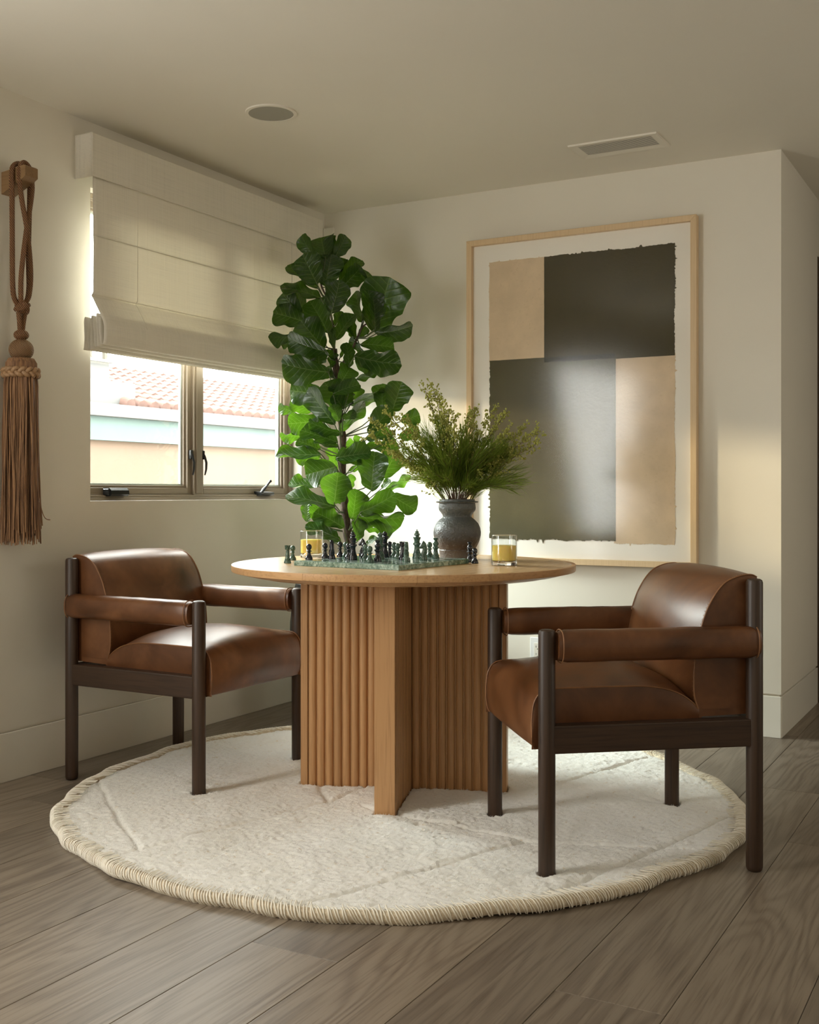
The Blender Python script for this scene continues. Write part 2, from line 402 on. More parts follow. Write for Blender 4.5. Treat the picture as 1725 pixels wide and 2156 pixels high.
# stitched seams and rod pockets
for y in (-1.464, -.405):
    pts = [(x+.0015, y+.93, z-1.55) for x, z in smooth_prof(face[:14], 3)]
    link('vertical_seam', MB().tube(pts, .0016, 5), M_linen, bl, 60)
for z, x in ((2.205, .0895), (1.986, .082), (1.762, .081)):
    link('horizontal_seam', MB().tube([(x, y, z-1.55) for y in (BY0+.93, -.3, .2, BY1+.93)], .0018, 5), M_linen, bl, 60)

# ============================================================ NEIGHBOUR SEEN THROUGH THE WINDOW
M_peach = plain('peach_stucco_darkened', (.155, .108, .078), .9, var=.04, bump=.3, bscale=60, scale=1.5)  # house colours set darker than the real paint, offsetting the bright outdoor light
M_teal = plain('teal_paint_darkened', (.088, .130, .120), .7, var=.03, scale=1)
M_white2 = plain('white_paint_darkened', (.125, .125, .122), .8, var=.04, scale=2)
M_tile = plain('terracotta_tile_darkened', (.135, .078, .064), .85, var=.22, scale=9)
M_rust = plain('rusty_metal', (.045, .033, .022), .8, var=.4, scale=14)
M_ground = plain('concrete_ground', (.20, .19, .17), .9, var=.1, scale=1)
struct(link('ground', MB().box(-40, -TW-.001, -30, 40, -.5, -.4), M_ground), 'concrete ground outside the window')
nb = thing('neighbour_house', 'peach stucco house with pale teal fascia and clay tile roof outside the window', 'house', (-4.3, 6, -.4))
o_ = Vector((4.3, -6, .4))
def nbx(name, m, *a, b=0): 
    mb = MB().box(*a, b=b); mb.v = [tuple(Vector(p)+o_) for p in mb.v]; return link(name, mb, m, nb)
nbx('wall', M_peach, -9, -4.06, .5, 14, -.4, 1.60)
nbx('fascia', M_teal, -4.06, -4.0, .4, 14.1, 1.478, 1.685)
nbx('gutter', M_white2, -4.09, -3.93, .4, 14.1, 1.685, 1.80, b=.02)
nbx('parapet', M_white2, -4.32, -4.16, .5, 3.15, 1.80, 2.03)
pan = MB(); pan.add([(-4.2, 3.0, 1.80), (-4.2, 14, 1.80), (-6.1, 14, 2.40), (-6.1, 2.6, 2.40), (-9, 14, 1.8), (-9, 2.6, 1.8)], [(0, 1, 2, 3), (3, 2, 4, 5)])
pan.v = [tuple(Vector(p)+o_) for p in pan.v]; link('roof', pan, M_tile, nb)
tl = MB(); ty = 3.0
while ty < 9:
    for r_ in range(9):
        x_ = -4.1-r_*.215; z_ = 1.815+r_*.0675
        if ty < 3.0+max(0, 3-r_)*.0: continue
        tl.tube([(x_+.02, ty, z_-.005), (x_-.23, ty, z_+.067)], [.068, .055], 8)
    ty += .16
tl.v = [tuple(Vector(p)+o_) for p in tl.v]
tag(link('roof_tiles', tl, M_tile, nb, 50), None, kind='stuff')
ch = thing('chimney', 'white chimney stack with rusty posts under its cap outside the window', 'chimney', (-4.75, 3.0, 2.06))
link('stack', MB().box(-.2, .2, -.24, .22, 0, .20, b=.01).box(-.24, .24, -.28, .26, .19, .215), M_white2, ch)
for x in (-.16, .16):
    for y in (-.22, 0, .2): link('post', MB().box(x-.018, x+.018, y-.018, y+.018, .215, .34), M_rust, ch)
link('cap', MB().box(-.26, .26, -.30, .28, .34, .375, b=.005), M_white2, ch)

# ============================================================ CEILING FITTINGS
M_grille = plain('speaker_grille', (.34, .325, .27), .6, bump=.5, bscale=900)
sp = thing('ceiling_speaker', 'round flush speaker with pale grey grille in the ceiling', 'speaker', (.672, -1.39, H))
link('rim', MB().lathe([(.084, -.0005), (.084, -.0055), (.0955, -.0045), (.0965, 0)], 64, cap=False), M_ceil, sp, 40)
link('grille', MB().lathe([(.0845, -.001), (.0840, -.004), (.06, -.0048), (.0, -.005)], 64, cap=False), M_grille, sp, 60)
vt = thing('ceiling_vent', 'white linear air vent with thin slats in the ceiling', 'vent', (1.684, -.379, H))
vx, vy, ix, iy = .186, .098, .153, .064
fr = MB()
for s in (-1, 1):
    fr.add([(-vx, s*vy, 0), (vx, s*vy, 0), (vx-.002, s*(vy-.002), -.007), (-vx+.002, s*(vy-.002), -.007), (ix, s*iy, -.003), (-ix, s*iy, -.003), (ix, s*iy, .02), (-ix, s*iy, .02)], [(0, 1, 2, 3), (3, 2, 4, 5), (5, 4, 6, 7)])
    fr.add([(s*vx, -vy, 0), (s*vx, vy, 0), (s*(vx-.002), vy-.002, -.007), (s*(vx-.002), -vy+.002, -.007), (s*ix, iy, -.003), (s*ix, -iy, -.003), (s*ix, iy, .02), (s*ix, -iy, .02)], [(0, 1, 2, 3), (3, 2, 4, 5), (5, 4, 6, 7)])
link('vent_frame', fr, M_ceil, vt)
# black plate under the ceiling stands in for the shade inside the vent
link('vent_shade', MB().box(-ix, ix, -iy, iy, -.0022, -.001), M_black, vt)
sl = MB()
for k in range(11):
    y = -iy+.006+k*(2*iy-.012)/10
    sl.box(-ix, ix, y-.0026, y+.0026, -.0034, -.0028)
tag(link('slats', sl, M_ceil, vt), None, kind='stuff')

# ============================================================ OUTLET
ou = thing('wall_outlet', 'white duplex wall outlet behind the right armchair', 'outlet', (1.1725, 0, .292))
M_plate = plain('outlet_plastic', (.80, .81, .80), .3)
link('cover_plate', MB().box(-.0375, .0375, -.005, 0, -.060, .060, b=.002), M_plate, ou)
rc = link('receptacle', MB().box(-.0175, .0175, -.0065, -.004, -.035, .035, b=.001), M_trim, ou)
for z in (.018, -.016):
    for x, h_ in ((-.0065, .0045), (.0065, .0038)): link('slot', MB().box(x-.001, x+.001, -.0068, -.006, z-h_, z+h_), M_black, rc)
    link('ground_hole', MB().lathe([(.0024, 0), (.0024, .0012)], 10, Matrix.Translation((0, -.0058, z-.011)) @ Matrix.Rotation(R(90), 4, 'X')), M_black, rc)

# ============================================================ FRAMED PICTURE
fx0, fx1, fz0, fz1, fd = .826, 1.914, .694, 2.204, .040
art = thing('framed_picture', 'large maple framed torn paper collage in olive and sand on the wall', 'picture', ((fx0+fx1)/2, -.002, (fz0+fz1)/2))
ao = Vector((-(fx0+fx1)/2, .002, -(fz0+fz1)/2)); fw = .026
def abox(name, m, *a, b=0, parent=art):
    mb = MB().box(*a, b=b); mb.v = [tuple(Vector(p)+ao) for p in mb.v]; return link(name, mb, m, parent)
def rail(poly, y0, y1):
    mb = MB(); n = 4; vs = [(x, y0, z) for x, z in poly]+[(x, y1, z) for x, z in poly]
    mb.add([tuple(Vector(p)+ao) for p in vs], [(0, 1, 2, 3), (7, 6, 5, 4), (0, 4, 5, 1), (1, 5, 6, 2), (2, 6, 7, 3), (3, 7, 4, 0)])
    o = link('frame_rail', mb, M_maple, art); md = o.modifiers.new('b', 'BEVEL'); md.width = .0012; md.segments = 1; return o
rail([(fx0, fz0), (fx0+fw, fz0+fw), (fx0+fw, fz1-fw), (fx0, fz1)], -fd-.002, -.003)
rail([(fx1, fz0), (fx1-fw, fz0+fw), (fx1-fw, fz1-fw), (fx1, fz1)], -fd-.002, -.003)
rail([(fx0, fz1), (fx0+fw, fz1-fw), (fx1-fw, fz1-fw), (fx1, fz1)], -fd-.002, -.003)
rail([(fx0, fz0), (fx0+fw, fz0+fw), (fx1-fw, fz0+fw), (fx1, fz0)], -fd-.002, -.003)
abox('mat_board', M_paper, fx0+fw-.002, fx1-fw+.002, -.018, -.006, fz0+fw-.002, fz1-fw+.002)
def paper_mat(name, c, dk):
    t = NT(name); v = t.coord(); a = t.noise(v, 7, 5, .6); b = t.noise(v, 90, 4, .65)
    col = t.ramp(a, [(.25, tuple(x*.86 for x in c)), (.75, tuple(x*1.1 for x in c))])
    sp_ = t.ramp(b, [(.30, (0, 0, 0)), (.42, (1, 1, 1))]); t.set(Base_Color=t.mix(t.math('MULTIPLY', t.math('SUBTRACT', 1, sp_), .5), col, dk), Roughness=.9, Specular_IOR_Level=.2)
    t.bump(t.math('ADD', t.noise(v, 24, 4, .6), t.math('MULTIPLY', b, .5)), .45, .004); return t.m
M_sand = paper_mat('sand_paper', (.72, .56, .38), (.58, .43, .27)); M_olive = paper_mat('olive_paper', (.060, .049, .019), (.03, .025, .010))
M_olive2 = paper_mat('olive_paper_light', (.092, .082, .042), (.05, .044, .023)); M_over = paper_mat('olive_paper_overlap', (.034, .030, .016), (.02, .018, .01))
def torn(name, m, x0, x1, z0, z1, yf, torn_sides, amp=.004, seed=1, skew=0.):
    r_ = random.Random(seed); pts = []
    def edge(a, b, tear, nrm, n):
        for i in range(n):
            t = i/n; p = (a[0]+(b[0]-a[0])*t, a[1]+(b[1]-a[1])*t)
            q = 0
            if tear:
                q = amp*(1.1*mnoise.noise(Vector((t*9+seed, seed*3.1, 0)))+.8*mnoise.noise(Vector((t*60+seed, seed, 2)))+.4*r_.uniform(-1, 1))
                if r_.random() < .035: q += amp*r_.uniform(1.2, 3)
            elif i: q = .0006*mnoise.noise(Vector((t*20, seed, 7)))
            pts.append((p[0]+nrm[0]*q, p[1]+nrm[1]*q))
    edge((x0, z0), (x1, z0+skew), 'b' in torn_sides, (0, -1), 110); edge((x1, z0+skew), (x1, z1), 'r' in torn_sides, (1, 0), 130)
    edge((x1, z1), (x0, z1), 't' in torn_sides, (0, 1), 110); edge((x0, z1), (x0, z0), 'l' in torn_sides, (-1, 0), 130)
    n = len(pts); vs = [tuple(Vector((x, yf, z))+ao) for x, z in pts]+[tuple(Vector((x, -.0180, z))+ao) for x, z in pts]
    mb = MB().add(vs, [tuple(range(n)), tuple(range(n, 2*n))[::-1]]+[(i, (i+1) % n, (i+1) % n+n, i+n) for i in range(n)])
    return link(name, mb, m, art)
tag(torn('paper_sheet', M_sand, .935, 1.216, 1.628, 2.097, -.0195, 'lt', .002, 3), 'sand coloured sheet at upper left')
tag(torn('paper_sheet', M_sand, 1.543, 1.816, .793, 1.622, -.0195, 'rb', .0035, 5), 'sand coloured sheet at lower right')
tag(torn('paper_sheet', M_olive, 1.211, 1.815, 1.611, 2.096, -.0202, 'tr', .004, 7), 'dark olive sheet at upper right')
tag(torn('paper_sheet', M_olive2, .937, 1.551, .803, 1.636, -.0206, 'lb', .0055, 9), 'olive sheet at lower left')
tag(torn('paper_overlap', M_over, 1.211, 1.549, 1.6135, 1.6355, -.0209, '', .001, 11), 'darker strip where the olive sheets overlap')
abox('glazing', M_acryl, fx0+fw-.003, fx1-fw+.003, -.0345, -.0325, fz0+fw-.003, fz1-fw+.003)

# ============================================================ PEG AND TASSEL
pg = thing('wall_peg', 'wedge shaped oak peg on the wall above the tassel', 'peg', (0, -2.035, 2.12))
link('peg_body', MB().prism([(0, -.055), (0, .022), (.112, .034), (.118, .030), (.118, -.004), (.095, -.016)], -.028, .028, Matrix(((1, 0, 0, 0), (0, 0, 1, 0), (0, 1, 0, 0), (0, 0, 0, 1)))), M_peg, pg)
def cordmat(name, c1, c2, sc=420):
    t = NT(name); v = t.coord('Object', (1, 1, 1)); w = t.n('ShaderNodeTexWave', wave_type='BANDS', bands_direction='DIAGONAL'); w.inputs['Scale'].default_value = sc/6.28; w.inputs['Distortion'].default_value = 2; w.inputs['Detail'].default_value = 1
    t.l(v, w.inputs['Vector']); t.set(Base_Color=t.ramp(w.outputs['Fac'], [(.2, c2), (.7, c1)]), Roughness=.6); t.bump(w.outputs['Fac'], .9, .003); return t.m
M_cord = cordmat('braided_cord', (.30, .14, .055), (.07, .028, .010)); M_woven = cordmat('woven_wrap', (.34, .19, .09), (.12, .06, .025), 500)
def straw():
    t = NT('leather_strands'); v = t.coord('Object', (200, 200, 8)); n = t.noise(v, 1, 3, .6); t.set(Base_Color=t.ramp(n, [(.3, (.09, .036, .015)), (.7, (.40, .215, .10))]), Roughness=.55); return t.m
M_strand = straw()
TX, TY, TZ = .062, -2.032, 1.42
ta = thing('hanging_tassel', 'long brown leather tassel hanging from the wall peg', 'tassel', (TX, TY, TZ))
def tl_(p): return (p[0]-TX, p[1]-TY, p[2]-TZ)
cords = MB()
def cord(pts, r=.0088): cords.tube([tl_(p) for p in smooth_prof(pts, 8)], r, 8)
cord([(.064, -2.074, 2.07), (.062, -2.073, 2.12), (.062, -2.066, 2.155), (.062, -2.035, 2.170), (.064, -2.002, 2.157), (.066, -1.996, 2.12), (.064, -1.996, 2.0), (.064, -2.000, 1.85), (.064, -1.998, 1.74), (.064, -2.010, 1.69), (.062, -2.030, 1.670)])
cord([(.062, -2.032, 1.668), (.064, -2.060, 1.69), (.066, -2.072, 1.74), (.066, -2.074, 1.90), (.066, -2.075, 2.07), (.066, -2.073, 2.10)])
cord([(.072, -2.038, 1.672), (.082, -2.050, 1.70), (.084, -2.050, 1.78), (.084, -2.030, 1.92), (.086, -2.006, 2.06), (.086, -2.004, 2.11), (.085, -2.010, 2.150), (.085, -2.035, 2.171), (.085, -2.055, 2.155), (.086, -2.060, 2.11), (.086, -2.050, 2.04), (.085, -2.024, 1.93), (.084, -2.008, 1.80), (.080, -2.010, 1.72), (.076, -2.020, 1.69), (.070, -2.030, 1.675)])
cord([(.066, -2.046, 1.650), (.066, -2.042, 1.62), (.064, -2.036, 1.57)]); cord([(.066, -2.018, 1.650), (.066, -2.024, 1.62), (.064, -2.030, 1.57)])
link('cord', cords, M_cord, ta, 60)
kn = MB(); kn.sphere(tl_((.068, -2.032, 1.668)), .024, 20, 12, (.9, 1, 1.0))
for a in (.5, 2.2):
    c0 = Vector(tl_((.068, -2.032, 1.668))); u = Vector((0, math.cos(a), math.sin(a))); wv = Vector((1, 0, 0))
    kn.tube([c0+(u*math.cos(t)+wv*math.sin(t))*.0235 for t in [2*PI*k/20 for k in range(21)]], .0075, 6)
link('knot', kn, M_cord, ta, 60)
k2 = MB().sphere(tl_((.064, -2.032, 1.571)), .0265, 20, 10, (1, 1, .72))
link('knot', k2, M_cord, ta, 60)
link('bead', MB().sphere(tl_((.064, -2.032, 1.5185)), .0425, 28, 18, (1, 1, .92)), M_woven, ta, 60)
# rounded top of the skirt and its strands
st = MB(); rs = random.Random(8)
for k in range(56):
    a = 2*PI*k/56; c_, s_ = math.cos(a), math.sin(a)
    st.tube([(.002+.022*c_, .022*s_, .060), (.002+.042*c_, .042*s_, .066), (.002+.0500*c_, .0500*s_, .052), (.002+.051*c_, .051*s_, .012)], .0032, 5)
tag(link('gathered_head', st, M_strand, ta, 60), None, kind='stuff')
bd = MB()
for j, (z, ph) in enumerate(((.018, 0), (.018, 2.09), (.018, 4.18))):
    pts = []
    for k in range(97):
        t = 2*PI*k/96; q = t*5+ph
        pts.append(((.0555+.005*math.sin(2*q))*math.cos(t), (.0555+.005*math.sin(2*q))*math.sin(t), z+.012*math.sin(q)))
    bd.tube(pts, .0080, 7)
link('braided_band', bd, plain('pale_leather_braid', (.34, .20, .10), .5, var=.15, scale=60, bump=.5, bscale=300), ta, 60)
st = MB()
for k in range(330):
    a = rs.uniform(0, 2*PI); rr = .051*math.sqrt(rs.uniform(.25, 1)); L = rs.uniform(.50, .575); a2 = a+rs.uniform(-.25, .25)
    r1 = rr*1.08+rs.uniform(0, .006); r2 = rr*rs.uniform(1.05, 1.3); r3 = rr*rs.uniform(1.0, 1.42)+.003
    p = [(rr*math.cos(a), rr*math.sin(a), .016), (r1*math.cos(a), r1*math.sin(a), -.03), (r2*math.cos((a+a2)/2), r2*math.sin((a+a2)/2), -.03-L*.35), ((r2+r3)/2*math.cos(a2), (r2+r3)/2*math.sin(a2), -.03-L*.65), (r3*math.cos(a2+rs.uniform(-.1, .1)), r3*math.sin(a2), -L-.01)]
    p = [(max(x, -.055), y, z) for x, y, z in p]
    st.tube(smooth_prof(p, 3), rs.uniform(.0019, .0030), 4, flat=rs.uniform(.6, 1))
st.tube(smooth_prof([(.05, .02, -.35), (.06, .035, -.45), (.062, .052, -.49), (.06, .078, -.497)], 3), .002, 4)
tag(link('strands', st, M_strand, ta, 60), None, kind='stuff')

# ============================================================ RUG
RC = (1.322, -1.549); RR = 1.085
rg = thing('round_rug', 'round cream wool pile rug with whipped edge under the table and chairs', 'rug', (RC[0], RC[1], 0))
rng = np.random.RandomState(5)
CH = [((2.107, -1.681), R(218.4)), ((.469, -1.625), R(-.6))]
FEET = [(c[0]+sx*.29*math.cos(a)-sy*.2825*math.sin(a), c[1]+sx*.29*math.sin(a)+sy*.2825*math.cos(a)) for c, a in CH for sx in (-1, 1) for sy in (-1, 1)]
def vnoise(X, Y, cell, seed):
    r_ = np.random.RandomState(seed); n = int(3.2/cell)+4; g = r_.rand(n, n)
    u = (X+1.4)/cell; v = (Y+1.4)/cell; i = np.floor(u).astype(int); j = np.floor(v).astype(int); fu = u-i; fv = v-j
    fu = fu*fu*(3-2*fu); fv = fv*fv*(3-2*fv)
    return (g[i, j]*(1-fu)*(1-fv)+g[i+1, j]*fu*(1-fv)+g[i, j+1]*(1-fu)*fv+g[i+1, j+1]*fu*fv)-.5
def seg_d(X, Y, a, b):
    ax, ay = a[0]-RC[0], a[1]-RC[1]; bx, by = b[0]-RC[0], b[1]-RC[1]; dx, dy = bx-ax, by-ay
    t = np.clip(((X-ax)*dx+(Y-ay)*dy)/(dx*dx+dy*dy), 0, 1); return np.hypot(X-ax-t*dx, Y-ay-t*dy)
GR = [((.949, -2.535), (1.177, -1.779)), ((1.177, -1.779), (1.21, -1.2)), ((.321, -1.939), (.98, -2.44)), ((2.06, -2.42), (2.36, -1.341)), ((2.36, -1.341), (1.745, -1.19)),
      ((1.299, -1.775), (1.90, -1.86)), ((1.90, -1.86), (2.33, -1.70)), ((.62, -1.0), (1.2, -1.15)), ((.33, -1.55), (.62, -1.0)), ((1.177, -1.779), (.9, -1.45)), ((1.75, -1.2), (1.9, -.7)), ((1.6, -2.60), (1.90, -1.86))]
def edge_wave(a):
    return 1+.010*np.sin(a*5+1)+.006*np.sin(a*11+2)+.004*np.sin(a*23)+.0025*np.sin(a*41+1)
def lift(X, Y):
    a = np.arctan2(Y, X); r_ = np.hypot(X, Y)/RR
    return .006*np.clip(r_-.55, 0, 1)*(np.sin(a*7+.6)+.7*np.sin(a*13))+.007*vnoise(X, Y, .35, 3)
st_ = .0042; nn = int(2*RR*1.03/st_); ax_ = (np.arange(nn+1)-nn/2)*st_; X, Y = np.meshgrid(ax_, ax_, indexing='ij')
A = np.arctan2(Y, X); RE = RR*edge_wave(A); rr_ = np.hypot(X, Y)/RE
z = .026+lift(X, Y)+.0075*vnoise(X, Y, .075, 11)++.0035*vnoise(X, Y, .030, 12)+.0040*vnoise(X, Y, .0135, 13)+.0042*vnoise(X, Y, .0075, 14)+.0016*(rng.rand(*X.shape)-.5)
g = np.zeros_like(X)
for a, b in GR:
    wob = .012*vnoise(X, Y, .09, 21)
    d = seg_d(X+wob, Y+wob, a, b); g = np.maximum(g, np.exp(-(d/.009)**2))
for (qx, qy) in FEET: z -= np.clip(z-.003, 0, 1)*np.exp(-(np.hypot(X+RC[0]-qx, Y+RC[1]-qy)/.0235)**12)
z -= .009*g*(.6+.8*(vnoise(X, Y, .12, 33)+.5))
pit = np.clip(vnoise(X, Y, .022, 41)+.6*vnoise(X, Y, .16, 42)-.50, 0, 1); z -= .05*pit
z -= .022*np.clip((rr_-.965)/.035, 0, 1)**2
PAx = (X+RC[0]-1.296)*math.cos(R(19.5))+(Y+RC[1]+1.49)*math.sin(R(19.5)); PAy = -(X+RC[0]-1.296)*math.sin(R(19.5))+(Y+RC[1]+1.49)*math.cos(R(19.5))
under = ((np.abs(PAx) < .355) & (np.abs(PAy) < .036)) | ((np.abs(PAy) < .355) & (np.abs(PAx) < .036)); z[under] = .004
inside = rr_ < .992
idx = -np.ones(X.shape, int); idx[inside] = np.arange(inside.sum())
V = np.stack([X[inside], Y[inside], z[inside]], 1)
q = inside[:-1, :-1] & inside[1:, :-1] & inside[1:, 1:] & inside[:-1, 1:]
F = np.stack([idx[:-1, :-1][q], idx[1:, :-1][q], idx[1:, 1:][q], idx[:-1, 1:][q]], 1)
def np_mesh(name, V, F, smooth=True):
    me = bpy.data.meshes.new(name); me.vertices.add(len(V)); me.vertices.foreach_set('co', V.astype(np.float32).ravel())
    k = F.shape[1]; me.loops.add(len(F)*k); me.loops.foreach_set('vertex_index', F.astype(np.int32).ravel())
    me.polygons.add(len(F)); me.polygons.foreach_set('loop_start', np.arange(0, len(F)*k, k, dtype=np.int32)); me.polygons.foreach_set('loop_total', np.full(len(F), k, dtype=np.int32))
    me.update(calc_edges=True); me.polygons.foreach_set('use_smooth', np.full(len(F), smooth)); return me
def wool():
    t = NT('cream_wool'); v = t.coord(); a = t.noise(v, 3, 4, .6); b = t.noise(v, 380, 4, .75); c_ = t.noise(v, 55, 3, .6)
    c = t.ramp(a, [(.3, (.85, .83, .765)), (.7, (.92, .91, .87))]); c = t.mix(t.ramp(c_, [(.26, (1, 1, 1)), (.38, (0, 0, 0))]), c, (.74, .64, .50))
    t.set(Base_Color=c, Roughness=1., Specular_IOR_Level=.1, Sheen_Weight=.6, Sheen_Roughness=.5); t.bump(b, .45, .003); return t.m
M_wool = wool()
tag(link('pile', np_mesh('pile', V, F), M_wool, rg), None, kind='stuff')
# wool fibres standing out of the pile
nt = 120000
ra = np.sqrt(rng.rand(nt))*RR*.985; aa = rng.rand(nt)*2*PI; px_, py_ = ra*np.cos(aa), ra*np.sin(aa)
ii = np.clip(np.round(px_/st_+nn/2).astype(int), 0, nn); jj = np.clip(np.round(py_/st_+nn/2).astype(int), 0, nn); pz_ = z[ii, jj]-.001
ok = pz_ > .010; px_, py_, pz_ = px_[ok], py_[ok], pz_[ok]; nt = len(px_)
dir_ = rng.rand(nt)*2*PI; wdt = .0004+.0004*rng.rand(nt); hh = .0025+.0035*rng.rand(nt); ln = .003+.006*rng.rand(nt)
lx, ly = np.cos(dir_), np.sin(dir_)
B0 = np.stack([px_-ly*wdt, py_+lx*wdt, pz_], 1); B1 = np.stack([px_+ly*wdt, py_-lx*wdt, pz_], 1)
T = np.stack([px_+lx*ln, py_+ly*ln, pz_+hh], 1)
tag(link('wool_fibres', np_mesh('wool_fibres', np.concatenate([B0, B1, T]), np.stack([np.arange(nt), np.arange(nt)+nt, np.arange(nt)+2*nt], 1)), M_wool, rg), None, kind='stuff')
def rope_mat():
    t = NT('edge_yarn'); v = t.coord(); a = t.noise(v, 40, 3, .6); t.set(Base_Color=t.ramp(a, [(.3, (.62, .52, .38)), (.7, (.76, .67, .52))]), Roughness=.95, Specular_IOR_Level=.1, Sheen_Weight=.2); t.bump(t.noise(v, 500, 2), .5, .002); return t.m
M_rope = rope_mat()
er = MB(); NE = 360; lp = []
for k in range(NE):
    a = 2*PI*k/NE; r0 = RR*float(edge_wave(a)); x, y = r0*math.cos(a), r0*math.sin(a); zl = float(lift(np.array([[x]]), np.array([[y]]))[0, 0])*1.3
    zl = max(zl, -.004)
    lp.append([((r0+.0165*math.cos(t))*math.cos(a), (r0+.0165*math.cos(t))*math.sin(a), .0178+zl+.0165*math.sin(t)) for t in [2*PI*q/8 for q in range(8)]])
er.loft(lp, close=True); link('edge_cord', er, M_rope, rg, 80)
yr = MB(); NY = 820; r5 = random.Random(3)
for k in range(NY):
    a = 2*PI*k/NY+r5.uniform(-.002, .002); sk = r5.uniform(.010, .026); pts = []
    long_ = r5.random() < .5
    for q in range(8):
        t = PI*.98-(PI*1.42)*q/7; aa2 = a+sk*(q/7-.5)*1.6; r0 = RR*float(edge_wave(aa2)); x, y = r0*math.cos(aa2), r0*math.sin(aa2)
        zl = max(float(lift(np.array([[x]]), np.array([[y]]))[0, 0])*1.3, -.004)
        ro = r0+.0182*math.cos(t)-(.020*(1-q/1.5) if q < 1.5 and long_ else 0); pts.append((ro*math.cos(aa2), ro*math.sin(aa2), .0180+zl+.0182*math.sin(t)+(.014 if q == 0 else .004 if q == 1 else 0)))
    yr.tube(pts, r5.uniform(.0013, .0024), 4, flat=.8)
tag(link('whipped_edge', yr, plain('edge_wrap_yarn', (.88, .83, .72), .95, var=.08, scale=30, spec=.1), rg, 80), None, kind='stuff')

# ============================================================ TABLE
TCX, TCY, TH, TR = 1.296, -1.490, .780, .578
tb = thing('round_table', 'round light oak table on a fluted cross shaped base standing on the rug', 'table', (TCX, TCY, 0), 0)
N = 160
top = MB().lathe([(.0, TH), (TR-.0015, TH), (TR, TH-.0015), (TR, TH-.019), (TR-.0015, TH-.0205), (TR-.090, TH-.041), (.0, TH-.041)], N, cap=False)
link('tabletop', top, M_oak, tb, 25)
# solid edging segments round the rim, butt-jointed
ea = [R(a) for a in (-163, -121, -92, -57, -35, 12, 70, 130, 197)]
for i in range(len(ea)-1):
    a0, a1 = ea[i]+.0008, ea[i+1]-.0008; n = max(4, int((a1-a0)/.045)); vs = []; prof = [(TR-.012, TH+.0003), (TR+.0004, TH+.0003), (TR+.0012, TH-.0008), (TR+.0012, TH-.0185), (TR, TH-.0212), (TR-.055, TH-.0345)]
    mb = MB(); mb.loft([[(r_*math.cos(a0+(a1-a0)*k/n), r_*math.sin(a0+(a1-a0)*k/n), zz) for r_, zz in prof] for k in range(n+1)])
    link('edge_strip', mb, wood('edge_oak_%d' % i, (.36, .19, .08), tuple(c*(.9+.05*((i*7) % 4)) for c in (.60, .35, .165)), (.70, .44, .22), 'X' if i % 2 else 'Y', 20, (5, 1), .4, .4, .08, tone=0, contrast=.5), tb, 30)
PA = R(19.5); PL, PT = .352, .0325
PM = Matrix.Rotation(PA, 4, 'Z')
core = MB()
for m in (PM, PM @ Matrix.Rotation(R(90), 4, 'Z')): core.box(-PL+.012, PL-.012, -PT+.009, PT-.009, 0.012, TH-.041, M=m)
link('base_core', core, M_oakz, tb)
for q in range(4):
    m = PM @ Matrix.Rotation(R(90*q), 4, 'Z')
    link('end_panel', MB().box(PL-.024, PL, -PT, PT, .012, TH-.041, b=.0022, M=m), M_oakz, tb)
    # half-round flutes on both faces of the wing
    na = 10; w0 = PT-.002; w1 = PL-.0245; pitch = (w1-w0)/na
    for s in (-1, 1):
        for k in range(na):
            cx = w0+pitch*(k+.5); prof = []
            for t in range(9):
                u = -1+2*t/8; prof.append((cx+u*pitch*.49, s*(PT-.0115+.0125*math.sqrt(max(0, 1-abs(u)**2.0)))))
            poly = [(cx-pitch*.49, s*(PT-.012))]+prof+[(cx+pitch*.49, s*(PT-.012))]
            if 'reed%d' % s not in pm: pm['reed%d' % s] = None
            mb = MB().prism(poly, .012, TH-.041, m); link('reed', mb, M_oakz, tb, 30)

